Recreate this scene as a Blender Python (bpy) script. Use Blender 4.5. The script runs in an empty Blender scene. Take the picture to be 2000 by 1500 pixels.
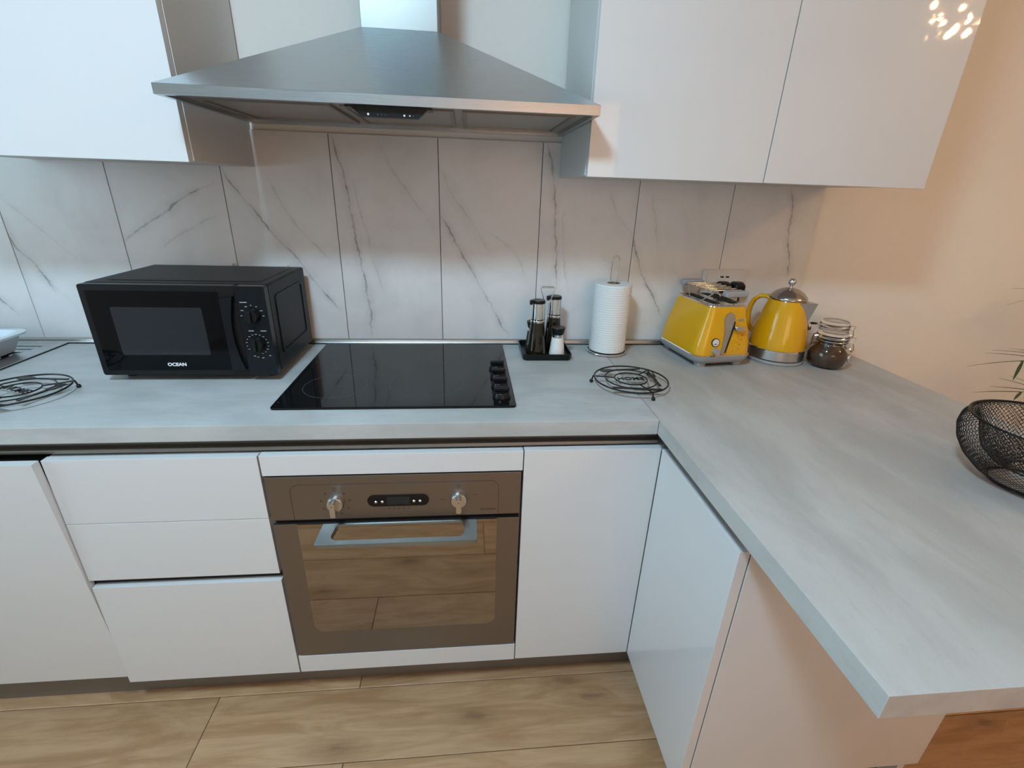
import bpy, bmesh, math, random
from mathutils import Vector, Matrix
random.seed(7)
S = bpy.context.scene
COL = S.collection
PI = math.pi

# ------------------------------------------------------------------ camera
cam_d = bpy.data.cameras.new('camera')
cam = bpy.data.objects.new('camera', cam_d)
COL.objects.link(cam)
cam_d.sensor_width = 36.0
cam_d.lens = 36.0 * 922.769 / 2000.0
cam_d.clip_start = 0.02
cam.location = (0.08268, -1.56447, 1.39476)
cam.rotation_euler = (1.179305, -0.030950, -0.088850)
S.camera = cam

# ------------------------------------------------------------------ world, exposure, lamp strengths
w = bpy.data.worlds.new('world')
S.world = w
w.use_nodes = True
w.node_tree.nodes['Background'].inputs[0].default_value = (0.9, 0.93, 1.0, 1)
w.node_tree.nodes['Background'].inputs[1].default_value = 0.0
S.view_settings.view_transform = 'Standard'
S.view_settings.look = 'None'
S.view_settings.gamma = 1.0
S.view_settings.use_curve_mapping = False
S.view_settings.exposure = 0.16
S.cycles.adaptive_threshold = 0.03
S.cycles.max_bounces = 6
S.cycles.diffuse_bounces = 3
S.cycles.glossy_bounces = 3
S.cycles.transmission_bounces = 6
S.cycles.caustics_reflective = False
S.cycles.caustics_refractive = True
COOL = (0.55, 0.82, 1.0)
WARM = (1.0, 0.596, 0.261)
COOL_STRENGTH = 139.0       # round ceiling lamp above the kitchen
WARM_STRENGTH = 295.0      # candle bulbs of the chandelier
COOL_POS = (-0.42, -1.60, 2.5)
WARM_FILL_STRENGTH = 2.2      # glowing panel added behind the viewer as warm fill
WARM_FILL = (1.0, 0.55, 0.32)
COOL_FILL_STRENGTH = 3.2         # glowing panel added on the left wall as cool fill
COOL_FILL = (0.514, 0.815, 1.0)
WARM_POS = (2.62, -1.88, 2.27)

# ------------------------------------------------------------------ materials
MATS = {}
class N:
    """tiny node helper"""
    def __init__(s, name):
        s.m = bpy.data.materials.new(name); s.m.use_nodes = True
        s.t = s.m.node_tree; s.n = s.t.nodes; s.l = s.t.links
        s.b = s.n['Principled BSDF']
    def new(s, typ, **kw):
        nd = s.n.new(typ)
        for k, v in kw.items(): setattr(nd, k, v)
        return nd
    def put(s, sock, v):
        if isinstance(v, bpy.types.NodeSocket): s.l.new(v, sock)
        else: sock.default_value = v
    def math(s, op, a, b=None, c=None):
        nd = s.new('ShaderNodeMath', operation=op)
        s.put(nd.inputs[0], a)
        if b is not None: s.put(nd.inputs[1], b)
        if c is not None: s.put(nd.inputs[2], c)
        return nd.outputs[0]
    def noise(s, vec, scale, detail=4, rough=0.5, dist=0.0):
        nd = s.new('ShaderNodeTexNoise')
        if vec is not None: s.l.new(vec, nd.inputs['Vector'])
        nd.inputs['Scale'].default_value = scale
        nd.inputs['Detail'].default_value = detail
        nd.inputs['Roughness'].default_value = rough
        nd.inputs['Distortion'].default_value = dist
        return nd.outputs['Fac']
    def coord(s, which='Object'):
        return s.new('ShaderNodeTexCoord').outputs[which]
    def mapping(s, vec, scale=(1, 1, 1), loc=(0, 0, 0), rot=(0, 0, 0)):
        nd = s.new('ShaderNodeMapping')
        s.l.new(vec, nd.inputs[0])
        nd.inputs['Location'].default_value = loc
        nd.inputs['Rotation'].default_value = rot
        nd.inputs['Scale'].default_value = scale
        return nd.outputs[0]
    def maprange(s, v, a, b, c, d, smooth=False):
        nd = s.new('ShaderNodeMapRange')
        if smooth: nd.interpolation_type = 'SMOOTHSTEP'
        s.put(nd.inputs[0], v)
        for i, x in enumerate((a, b, c, d)): s.put(nd.inputs[i + 1], x)
        return nd.outputs[0]
    def mix(s, f, a, b):
        nd = s.new('ShaderNodeMix', data_type='RGBA')
        s.put(nd.inputs[0], f)
        s.put(nd.inputs[6], a if isinstance(a, bpy.types.NodeSocket) else (*a, 1))
        s.put(nd.inputs[7], b if isinstance(b, bpy.types.NodeSocket) else (*b, 1))
        return nd.outputs[2]
    def bump(s, h, strength=0.1, dist=0.001):
        nd = s.new('ShaderNodeBump')
        nd.inputs['Strength'].default_value = strength
        nd.inputs['Distance'].default_value = dist
        s.l.new(h, nd.inputs['Height'])
        s.l.new(nd.outputs[0], s.b.inputs['Normal'])

def simple(name, col, rough=0.5, metal=0.0, coat=0.0, var=0.04, vscale=14, trans=0.0, ior=1.45, bump=0.0, emit=None, estr=0.0, spec=None):
    q = N(name); b = q.b
    f = q.noise(q.coord(), vscale, 3)
    lo = tuple(max(0, c * (1 - var)) for c in col); hi = tuple(min(1, c * (1 + var)) for c in col)
    q.l.new(q.mix(f, lo, hi), b.inputs['Base Color'])
    b.inputs['Roughness'].default_value = rough
    b.inputs['Metallic'].default_value = metal
    b.inputs['Coat Weight'].default_value = coat
    b.inputs['Coat Roughness'].default_value = 0.03
    b.inputs['Transmission Weight'].default_value = trans
    b.inputs['IOR'].default_value = ior
    if spec is not None: b.inputs['Specular IOR Level'].default_value = spec
    if bump: q.bump(f, bump)
    if emit:
        b.inputs['Emission Color'].default_value = (*emit, 1)
        b.inputs['Emission Strength'].default_value = estr
    MATS[name] = q.m
    return q.m

simple('paint', (0.92, 0.89, 0.84), 0.75, var=0.02, vscale=60, bump=0.05)
simple('ceiling_paint', (0.88, 0.88, 0.87), 0.8, var=0.02)
simple('gloss_white', (0.73, 0.73, 0.74), 0.45, var=0.008, vscale=3, coat=0.85)
simple('carcass_white', (0.70, 0.69, 0.67), 0.40, var=0.01)
simple('grout', (0.09, 0.09, 0.09), 0.9)
simple('profile', (0.30, 0.28, 0.255), 0.42, 0.9, var=0.03)
simple('plinth', (0.24, 0.22, 0.20), 0.42, 0.4, var=0.05)
simple('dark_gap', (0.012, 0.012, 0.012), 0.8)
simple('chrome', (0.80, 0.80, 0.80), 0.10, 1.0, var=0.02)
simple('satin_metal', (0.62, 0.62, 0.61), 0.30, 1.0, var=0.04)
simple('black_glass', (0.006, 0.006, 0.007), 0.035, 0.0, var=0.0, spec=0.38)
simple('black_plastic', (0.008, 0.008, 0.009), 0.30, var=0.05, spec=0.35)
simple('black_paint', (0.007, 0.007, 0.008), 0.42, var=0.05, spec=0.28)
simple('black_wire', (0.012, 0.011, 0.011), 0.35, 0.3, var=0.05)
simple('rubber', (0.015, 0.015, 0.015), 0.7)
simple('mw_window', (0.022, 0.024, 0.029), 0.08, var=0.05, spec=0.35)
simple('mw_glass', (0.003, 0.003, 0.004), 0.06, var=0.0, spec=0.22)
simple('mw_panel', (0.006, 0.008, 0.011), 0.20, var=0.02, spec=0.35)
simple('print_light', (0.42, 0.43, 0.45), 0.5)
simple('print_white', (0.80, 0.82, 0.85), 0.5)
simple('print_grey', (0.07, 0.07, 0.075), 0.4)
simple('print_dark', (0.03, 0.03, 0.035), 0.5)
simple('white_plastic', (0.75, 0.74, 0.71), 0.35)
simple('tub_plastic', (0.72, 0.78, 0.83), 0.30)
simple('grey_plastic', (0.36, 0.36, 0.37), 0.40)
simple('yellow', (0.80, 0.405, 0.006), 0.16, var=0.02, coat=0.6)
simple('paper_flat', (0.80, 0.80, 0.79), 0.95)
simple('card', (0.35, 0.26, 0.17), 0.9)
simple('salt', (0.85, 0.85, 0.83), 0.9, bump=0.2, vscale=400)
simple('pepper', (0.03, 0.025, 0.02), 0.9, var=0.5, vscale=300)
simple('oil', (0.016, 0.010, 0.004), 0.06, coat=0.4)
simple('coffee', (0.115, 0.047, 0.021), 0.85, var=0.5, vscale=260, bump=0.3)
simple('glass', (0.94, 0.96, 0.95), 0.02, trans=1.0, ior=1.45, var=0.0)
simple('leaf', (0.035, 0.075, 0.020), 0.45, var=0.35, vscale=30)
simple('stem', (0.10, 0.12, 0.04), 0.6)
simple('soil', (0.03, 0.02, 0.012), 0.95)
simple('pot', (0.45, 0.42, 0.38), 0.6)
simple('brass', (0.75, 0.58, 0.30), 0.2, 1.0)
simple('lamp_cool', (1, 1, 1), 0.5, emit=COOL, estr=COOL_STRENGTH, var=0)
simple('lamp_warm', (1, 1, 1), 0.5, emit=WARM, estr=WARM_STRENGTH, var=0)
simple('cool_fill_glow', (0.8, 0.85, 0.9), 0.6, emit=COOL_FILL, estr=COOL_FILL_STRENGTH, var=0)
simple('warm_fill_glow', (0.8, 0.85, 0.9), 0.6, emit=WARM_FILL, estr=WARM_FILL_STRENGTH, var=0)
simple('handle_metal', (0.34, 0.37, 0.385), 0.26, 1.0)
simple('lever_metal', (0.50, 0.53, 0.56), 0.38, 1.0)
simple('lid_metal', (0.50, 0.47, 0.45), 0.16, 1.0)
simple('oven_mirror', (0.36, 0.325, 0.285), 0.035, 1.0, var=0.01)

def brushed(name, col, rough=0.3, axis='x', bump=0.04):
    q = N(name)
    sc = {'x': (9, 1500, 1500), 'z': (1500, 1500, 9), 'y': (1500, 9, 1500)}[axis]
    f = q.noise(q.mapping(q.coord(), sc), 1.0, 3, 0.6)
    lo = tuple(c * 0.96 for c in col); hi = tuple(min(1, c * 1.04) for c in col)
    q.l.new(q.mix(f, lo, hi), q.b.inputs['Base Color'])
    q.b.inputs['Metallic'].default_value = 1.0
    q.l.new(q.maprange(f, 0.3, 0.7, rough * 0.85, rough * 1.2), q.b.inputs['Roughness'])
    q.bump(f, bump, 0.0004)
    MATS[name] = q.m
brushed('hood_steel', (0.64, 0.73, 0.79), 0.30, 'x')
brushed('rim_steel', (0.46, 0.50, 0.53), 0.30, 'x')
brushed('oven_steel', (0.26, 0.24, 0.225), 0.38, 'x')
brushed('chimney_steel', (0.33, 0.34, 0.335), 0.40, 'z')
brushed('sink_steel', (0.60, 0.60, 0.61), 0.30, 'x')
brushed('filter_steel', (0.42, 0.42, 0.41), 0.42, 'x')
brushed('strip_steel', (0.55, 0.54, 0.52), 0.30, 'x')

# worktop: light concrete laminate with stretched grey clouds
q = N('worktop')
v = q.coord()
f1 = q.noise(q.mapping(v, (2.2, 5.5, 5.5)), 1.6, 6, 0.62, 0.4)
f2 = q.noise(q.mapping(v, (8, 42, 42)), 1.4, 5, 0.65)
f3 = q.noise(v, 260, 2, 0.6)
c = q.mix(q.maprange(f1, 0.34, 0.66, 0, 1, True), (0.43, 0.44, 0.435), (0.535, 0.545, 0.54))
c = q.mix(q.maprange(f2, 0.52, 0.78, 0, 0.40, True), c, (0.37, 0.37, 0.36))
c = q.mix(q.maprange(f3, 0.35, 0.7, 0, 0.12), c, (0.62, 0.62, 0.62))
q.l.new(c, q.b.inputs['Base Color'])
q.l.new(q.maprange(f2, 0.3, 0.8, 0.42, 0.56), q.b.inputs['Roughness'])
q.bump(f2, 0.06, 0.0006)
MATS['worktop'] = q.m
# the peninsula board runs the other way; same laminate, warmer light put into its colour
q = N('worktop_bar')
v = q.mapping(q.coord(), (1, 1, 1), (0.7, 0.3, 0), (0, 0, PI / 2))
f1 = q.noise(q.mapping(v, (2.2, 5.5, 5.5)), 1.6, 6, 0.62, 0.4)
f2 = q.noise(q.mapping(v, (8, 42, 42)), 1.4, 5, 0.65)
f3 = q.noise(v, 260, 2, 0.6)
c = q.mix(q.maprange(f1, 0.34, 0.66, 0, 1, True), (0.425, 0.415, 0.395), (0.525, 0.515, 0.495))
c = q.mix(q.maprange(f2, 0.52, 0.78, 0, 0.40, True), c, (0.37, 0.37, 0.36))
c = q.mix(q.maprange(f3, 0.35, 0.7, 0, 0.12), c, (0.62, 0.62, 0.62))
q.l.new(c, q.b.inputs['Base Color'])
q.l.new(q.maprange(f2, 0.3, 0.8, 0.42, 0.56), q.b.inputs['Roughness'])
q.bump(f2, 0.06, 0.0006)
MATS['worktop_bar'] = q.m

# oak laminate planks
q = N('oak')
info = q.new('ShaderNodeObjectInfo')
cmb = q.new('ShaderNodeCombineXYZ')
q.l.new(q.math('MULTIPLY', info.outputs['Random'], 37.0), cmb.inputs[0])
q.l.new(q.math('MULTIPLY', info.outputs['Random'], 91.0), cmb.inputs[1])
add = q.new('ShaderNodeVectorMath', operation='ADD')
q.l.new(q.coord('Object'), add.inputs[0]); q.l.new(cmb.outputs[0], add.inputs[1])
v = add.outputs[0]
warp = q.noise(q.mapping(v, (1.3, 4.0, 1)), 1.5, 3)
g1 = q.noise(q.mapping(v, (1.9, 11, 1)), 1.6, 7, 0.60, 1.6)
g2 = q.noise(q.mapping(v, (7, 170, 1)), 1.0, 4, 0.6, 0.3)
g3 = q.noise(q.mapping(v, (3.0, 46, 1)), 1.0, 5, 0.65, 1.0)
vor = q.new('ShaderNodeTexVoronoi'); vor.voronoi_dimensions = '2D'; vor.feature = 'F1'
kn = q.noise(q.mapping(v, (11, 34, 1)), 1.0, 5, 0.75)
q.l.new(q.mapping(v, (3.2, 9.0, 0.0)), vor.inputs['Vector']); vor.inputs['Scale'].default_value = 1.0
kd = q.math('ADD', vor.outputs['Distance'], q.math('MULTIPLY', q.math('SUBTRACT', kn, 0.5), 0.42))
sc_ = q.new('ShaderNodeSeparateColor'); q.l.new(vor.outputs['Color'], sc_.inputs[0])
rare = q.math('GREATER_THAN', sc_.outputs[0], 0.66)
kwide = q.math('MULTIPLY', q.maprange(kd, 0.08, 0.46, 1, 0, True), rare)
kcore = q.math('MULTIPLY', q.maprange(kd, 0.0, 0.15, 1, 0, True), rare)
c = q.mix(q.maprange(g1, 0.33, 0.68, 0, 1, True), (0.575, 0.345, 0.190), (0.42, 0.225, 0.108))
c = q.mix(q.maprange(warp, 0.45, 0.75, 0, 0.45, True), c, (0.64, 0.42, 0.25))
c = q.mix(q.maprange(g3, 0.50, 0.78, 0, 0.34, True), c, (0.30, 0.155, 0.070))
c = q.mix(q.maprange(g2, 0.5, 0.75, 0, 0.26), c, (0.29, 0.15, 0.07))
c = q.mix(q.math('MULTIPLY', kwide, 0.42), c, (0.28, 0.145, 0.065))
c = q.mix(q.math('MULTIPLY', q.math('MULTIPLY', kcore, q.maprange(g3, 0.3, 0.6, 0.3, 1.0)), 0.55), c, (0.10, 0.052, 0.026))
tint = q.new('ShaderNodeHueSaturation'); q.l.new(c, tint.inputs['Color'])
q.l.new(q.maprange(info.outputs['Random'], 0, 1, 0.9, 1.08), tint.inputs['Value'])
q.l.new(tint.outputs[0], q.b.inputs['Base Color'])
q.b.inputs['Roughness'].default_value = 0.38
q.bump(g2, 0.08, 0.0005)
MATS['oak'] = q.m

# paper towel with embossed rows
q = N('paper')
v = q.coord('UV')
wv = q.new('ShaderNodeTexWave', wave_type='BANDS', bands_direction='Y')
q.l.new(q.mapping(q.coord(), (1, 1, 1), (0, 0, 0), (PI / 2, 0, 0)), wv.inputs[0]); wv.inputs['Scale'].default_value = 42.0
q.b.inputs['Base Color'].default_value = (0.84, 0.84, 0.83, 1); q.b.inputs['Roughness'].default_value = 0.95
q.bump(q.math('ADD', wv.outputs['Fac'], q.noise(q.coord(), 300, 2)), 0.35, 0.0012)
MATS['paper'] = q.m

# marble tiles: veins follow the ones of each tile in the photograph
VEINS = {
 -5: [[(-1.52, 1.36), (-1.44, 1.22), (-1.38, 1.10), (-1.30, 0.99)]],
 -4: [[(-1.25, 1.286), (-1.247, 1.211), (-1.203, 1.14), (-1.168, 1.06)], [(-1.196, 1.129), (-1.166, 1.076), (-1.129, 1.021)], [(-1.235, 1.328), (-1.166, 1.254), (-1.087, 1.163)]],
 -3: [[(-0.646, 1.381), (-0.743, 1.343), (-0.798, 1.302), (-0.895, 1.245), (-0.934, 1.21)], [(-0.637, 1.302), (-0.727, 1.265), (-0.837, 1.195)]],
 -2: [[(-0.623, 1.429), (-0.589, 1.367), (-0.54, 1.299), (-0.507, 1.248), (-0.448, 1.181), (-0.379, 1.075), (-0.33, 1.012)], [(-0.497, 1.409), (-0.431, 1.272), (-0.315, 1.151)]],
 -1: [[(-0.305, 1.52), (-0.286, 1.461), (-0.271, 1.358), (-0.26, 1.251), (-0.247, 1.153), (-0.234, 1.039), (-0.236, 0.935)], [(-0.256, 1.404), (-0.227, 1.263), (-0.199, 1.114), (-0.186, 1.073)], [(-0.17, 1.507), (-0.095, 1.374), (-0.023, 1.283)]],
 0: [[(0.003, 1.31), (0.048, 1.237), (0.088, 1.159), (0.135, 1.079), (0.172, 1.006), (0.228, 0.928)], [(0.004, 1.442), (0.042, 1.373), (0.089, 1.307), (0.162, 1.193)], [(0.133, 1.276), (0.25, 1.185), (0.276, 1.121)]],
 1: [[(0.324, 1.521), (0.354, 1.397), (0.368, 1.237), (0.375, 1.153), (0.377, 1.097)], [(0.385, 1.346), (0.397, 1.193), (0.423, 1.088)], [(0.529, 1.403), (0.56, 1.336), (0.623, 1.265)]],
 2: [[(0.623, 1.265), (0.663, 1.151), (0.702, 1.091), (0.756, 0.999)], [(0.662, 1.407), (0.713, 1.233)]],
 3: [[(1.127, 1.421), (1.153, 1.344), (1.154, 1.287), (1.179, 1.196), (1.184, 1.144)]],
}
def marble(k):
    q = N('marble_tile_%d' % (k + 5))
    v = q.coord()
    sep = q.new('ShaderNodeSeparateXYZ'); q.l.new(v, sep.inputs[0])
    wn = q.math('SUBTRACT', q.noise(v, 9, 5, 0.65), 0.5)
    wf = q.math('SUBTRACT', q.noise(v, 45, 4, 0.65), 0.5)
    X = q.math('ADD', q.math('ADD', sep.outputs[0], q.math('MULTIPLY', wn, 0.035)), q.math('MULTIPLY', wf, 0.016))
    Z = sep.outputs[2]
    amp = q.maprange(q.noise(v, 16, 3, 0.6), 0.35, 0.65, 0.25, 1.0, True)
    tot = None
    for i, pts in enumerate(VEINS[k]):
        pts = sorted(pts, key=lambda p: p[1])
        z0, z1 = pts[0][1], pts[-1][1]
        xs = [p[0] for p in pts]; x0, x1 = min(xs) - 0.001, max(xs) + 0.001
        fc = q.new('ShaderNodeFloatCurve'); cv = fc.mapping.curves[0]
        P = [((z - z0) / (z1 - z0), (x - x0) / (x1 - x0)) for x, z in pts]
        cv.points[0].location = P[0]; cv.points[1].location = P[-1]
        for a in P[1:-1]: cv.points.new(*a)
        fc.mapping.update()
        zz = q.maprange(Z, z0, z1, 0, 1); q.put(fc.inputs['Value'], zz)
        xx = q.maprange(fc.outputs[0], 0, 1, x0, x1)
        slope = abs(xs[-1] - xs[0]) / (z1 - z0)
        d = q.math('MULTIPLY', q.math('ABSOLUTE', q.math('SUBTRACT', X, xx)), 1 / math.sqrt(1 + slope * slope))
        st = (0.56, 0.20, 0.17)[min(i, 2)]
        core = q.maprange(d, 0.0004, 0.0042, st, 0, True)
        halo = q.maprange(d, 0.0, 0.026, st * 0.30, 0, True)
        ends = q.math('MULTIPLY', q.maprange(Z, z0 - 0.02, z0 + 0.04, 0, 1, True), q.maprange(Z, z1 - 0.03, z1 + 0.02, 1, 0, True))
        val = q.math('MULTIPLY', q.math('MULTIPLY', q.math('ADD', core, halo), amp), ends)
        tot = val if tot is None else q.math('MAXIMUM', tot, val)
    cloud = q.noise(q.mapping(v, (1, 1, 1.0), (k * 3.1, 0, 0), (0, 0.5, 0)), 4.5, 6, 0.6, 0.5)
    base = q.mix(q.maprange(cloud, 0.4, 0.72, 0, 1, True), (0.82, 0.815, 0.815), (0.73, 0.725, 0.725))
    q.l.new(q.mix(tot, base, (0.13, 0.125, 0.12)), q.b.inputs['Base Color'])
    q.b.inputs['Roughness'].default_value = 0.30
    MATS['marble%d' % k] = q.m
for k in VEINS: marble(k)

# ------------------------------------------------------------------ mesh helpers
def BM(): return bmesh.new()
def box(bm, x0, x1, y0, y1, z0, z1, bev=0.0, seg=2):
    r = bmesh.ops.create_cube(bm, size=1.0)
    vs = r['verts']
    bmesh.ops.scale(bm, vec=(x1 - x0, y1 - y0, z1 - z0), verts=vs)
    bmesh.ops.translate(bm, vec=((x0 + x1) / 2, (y0 + y1) / 2, (z0 + z1) / 2), verts=vs)
    if bev > 0:
        es = list({e for v_ in vs for e in v_.link_edges})
        bmesh.ops.bevel(bm, geom=es, offset=bev, segments=seg, profile=0.5, affect='EDGES')
    return bm
def frame_axes(d):
    d = d.normalized()
    up = Vector((0, 0, 1)) if abs(d.z) < 0.95 else Vector((1, 0, 0))
    a = d.cross(up).normalized()
    return a, a.cross(d).normalized()
def tube(bm, pts, r, seg=8, closed=False, caps=True):
    P = [Vector(p) for p in pts]; n = len(P)
    rings = []; prev = None
    for i, p in enumerate(P):
        if closed: d = P[(i + 1) % n] - P[i - 1]
        else: d = P[min(i + 1, n - 1)] - P[max(i - 1, 0)]
        d.normalize()
        if prev is None: a, b = frame_axes(d)
        else:
            a = prev - d * prev.dot(d)
            if a.length < 1e-5: a, b = frame_axes(d)
            a.normalize(); b = a.cross(d).normalized()
        prev = a
        rr = r[i] if isinstance(r, (list, tuple)) else r
        rings.append([bm.verts.new(p + (a * math.cos(t) + b * math.sin(t)) * rr) for t in [2 * PI * j / seg for j in range(seg)]])
    m = n if closed else n - 1
    for i in range(m):
        A, B = rings[i], rings[(i + 1) % n]
        off = 0
        if closed and i == n - 1:
            best = 1e9
            for o in range(seg):
                dd = sum((A[j].co - B[(j + o) % seg].co).length for j in range(seg))
                if dd < best: best, off = dd, o
        for j in range(seg):
            bm.faces.new((A[j], A[(j + 1) % seg], B[(j + 1 + off) % seg], B[(j + off) % seg]))
    if caps and not closed:
        bm.faces.new(rings[0][::-1]); bm.faces.new(rings[-1])
    return bm
def lathe(bm, prof, c=(0, 0, 0), seg=40):
    """profile of (radius, z), bottom to top"""
    rings = []
    for r, z in prof:
        if r < 1e-6: rings.append([bm.verts.new((c[0], c[1], c[2] + z))])
        else: rings.append([bm.verts.new((c[0] + r * math.cos(2 * PI * j / seg), c[1] + r * math.sin(2 * PI * j / seg), c[2] + z)) for j in range(seg)])
    for A, B in zip(rings, rings[1:]):
        for j in range(seg):
            k = (j + 1) % seg
            if len(A) == 1 and len(B) == 1: continue
            if len(A) == 1: bm.faces.new((A[0], B[k], B[j]))
            elif len(B) == 1: bm.faces.new((A[j], A[k], B[0]))
            else: bm.faces.new((A[j], A[k], B[k], B[j]))
    return bm
def rrect(hx, hy, r, n=5, cx=0, cy=0):
    out = []
    for sx, sy, a0 in ((1, 1, 0), (-1, 1, PI / 2), (-1, -1, PI), (1, -1, 1.5 * PI)):
        for i in range(n + 1):
            a = a0 + PI / 2 * i / n
            out.append((cx + sx * (hx - r) + r * math.cos(a), cy + sy * (hy - r) + r * math.sin(a)))
    return out
def loft(bm, secs, n=5, cap0=True, cap1=True):
    """secs: (z, hx, hy, r[, cx, cy]) rounded rectangles"""
    rings = []
    for s in secs:
        z, hx, hy, r = s[:4]; cx, cy = (s[4], s[5]) if len(s) > 4 else (0, 0)
        rings.append([bm.verts.new((x, y, z)) for x, y in rrect(hx, hy, r, n, cx, cy)])
    for A, B in zip(rings, rings[1:]):
        for j in range(len(A)):
            k = (j + 1) % len(A)
            bm.faces.new((A[j], A[k], B[k], B[j]))
    if cap0: bm.faces.new(rings[0][::-1])
    if cap1: bm.faces.new(rings[-1])
    return bm
def prism(bm, poly, fn, d0, d1, hole=None):
    """extrude 2-D polygon; fn(u, v, d) -> 3-D"""
    def side(P, flip):
        A = [bm.verts.new(fn(u, v_, d0)) for u, v_ in P]; B = [bm.verts.new(fn(u, v_, d1)) for u, v_ in P]
        m = len(P)
        for j in range(m):
            k = (j + 1) % m
            bm.faces.new((A[j], A[k], B[k], B[j]) if not flip else (A[k], A[j], B[j], B[k]))
        return A, B
    A, B = side(poly, False)
    if hole is None:
        bm.faces.new(A[::-1]); bm.faces.new(B)
    else:
        C, D = side(hole, True)     # hole and poly carry the same number of points
        m = len(poly)
        for j in range(m):
            k = (j + 1) % m
            bm.faces.new((A[k], A[j], C[j], C[k])); bm.faces.new((B[j], B[k], D[k], D[j]))
    return bm
def xz(u, v_, d): return (u, d, v_)
def xy(u, v_, d): return (u, v_, d)
def yz(u, v_, d): return (d, u, v_)
def circle(r, n=40, cx=0, cy=0): return [(cx + r * math.cos(2 * PI * i / n), cy + r * math.sin(2 * PI * i / n)) for i in range(n)]
def ring3(c, r, n=64, z=0): return [(c[0] + r * math.cos(2 * PI * i / n), c[1] + r * math.sin(2 * PI * i / n), z) for i in range(n)]

def wloc(o):
    p = Vector((0, 0, 0))
    while o is not None: p += o.location; o = o.parent
    return p
def obj(name, bm, mat, parent=None, world=True, smooth=35, kind=None):
    """link ONE mesh object; with world=True the mesh is given in world space"""
    bmesh.ops.recalc_face_normals(bm, faces=bm.faces)
    if parent is not None and world:
        bmesh.ops.translate(bm, vec=-wloc(parent), verts=bm.verts)
    me = bpy.data.meshes.new(name); bm.to_mesh(me); bm.free()
    if smooth:
        for p in me.polygons: p.use_smooth = True
        me.set_sharp_from_angle(angle=math.radians(smooth))
    me.materials.append(MATS[mat] if isinstance(mat, str) else mat)
    o = bpy.data.objects.new(name, me); COL.objects.link(o)
    if smooth and smooth <= 50:
        md = o.modifiers.new('normals', 'WEIGHTED_NORMAL'); md.keep_sharp = True; md.weight = 70
    if parent is not None: o.parent = parent
    if kind: o['kind'] = kind
    return o
def tag(o, label, cat, group=None):
    o['label'] = label; o['category'] = cat
    if group: o['group'] = group
    return o
def thing(name, label, cat, loc=(0, 0, 0), rotz=0, group=None):
    o = bpy.data.objects.new(name, None); COL.objects.link(o)
    o.empty_display_size = 0.05
    o.location = loc; o.rotation_euler = (0, 0, rotz)
    return tag(o, label, cat, group)
def struct(o, label=None, cat=None):
    o['kind'] = 'structure'
    if label: o['label'] = label
    if cat: o['category'] = cat
    return o
def text_mesh(name, s, size, mat, parent, loc, rot, extrude=0.0003, world=True, bold=0.0, stretch=1.0):
    cu = bpy.data.curves.new(name, 'FONT'); cu.body = s; cu.size = size; cu.extrude = extrude
    cu.align_x = 'CENTER'; cu.align_y = 'CENTER'; cu.offset = bold
    tmp = bpy.data.objects.new(name, cu); COL.objects.link(tmp)
    dg = bpy.context.evaluated_depsgraph_get(); dg.update()
    me = bpy.data.meshes.new_from_object(tmp.evaluated_get(dg))
    bpy.data.objects.remove(tmp); bpy.data.curves.remove(cu)
    M = Matrix.Translation(loc) @ rot @ Matrix.Diagonal((stretch, 1, 1, 1))
    me.transform(M)
    if parent is not None and world: me.transform(Matrix.Translation(-wloc(parent)))
    me.materials.clear(); me.materials.append(MATS[mat])
    me.name = name
    o = bpy.data.objects.new(name, me); COL.objects.link(o)
    if parent is not None: o.parent = parent
    return o
FACE_CAM = Matrix.Rotation(PI / 2, 4, 'X')          # text standing upright, read from -Y

# ================================================================== SETTING
RX0, RX1, RY0, RZ = -2.25, 4.6, -3.7, 2.55
fl = struct(obj('floor', box(BM(), RX0, RX1, RY0, 0.10, -0.06, -0.014), 'dark_gap', smooth=0), 'oak laminate floor of wide planks', 'floor')
wb = struct(obj('wall_back', box(BM(), RX0, RX1, 0.008, 0.12, 0, RZ), 'paint', smooth=0), 'cream painted wall behind the kitchen, tiled above the worktop', 'wall')
struct(obj('wall_left', box(BM(), RX0 - 0.1, RX0, RY0, 0.12, 0, RZ), 'paint', smooth=0), 'cream painted side wall out of view', 'wall')
struct(obj('wall_right', box(BM(), RX1, RX1 + 0.1, RY0, 0.12, 0, RZ), 'paint', smooth=0), 'cream painted wall of the dining side', 'wall')
struct(obj('wall_front', box(BM(), RX0, RX1, RY0 - 0.1, RY0, 0, RZ), 'paint', smooth=0), 'cream painted wall behind the viewer', 'wall')
struct(obj('ceiling', box(BM(), RX0, RX1, RY0, 0.12, RZ, RZ + 0.1), 'ceiling_paint', smooth=0), 'white ceiling', 'ceiling')

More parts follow.
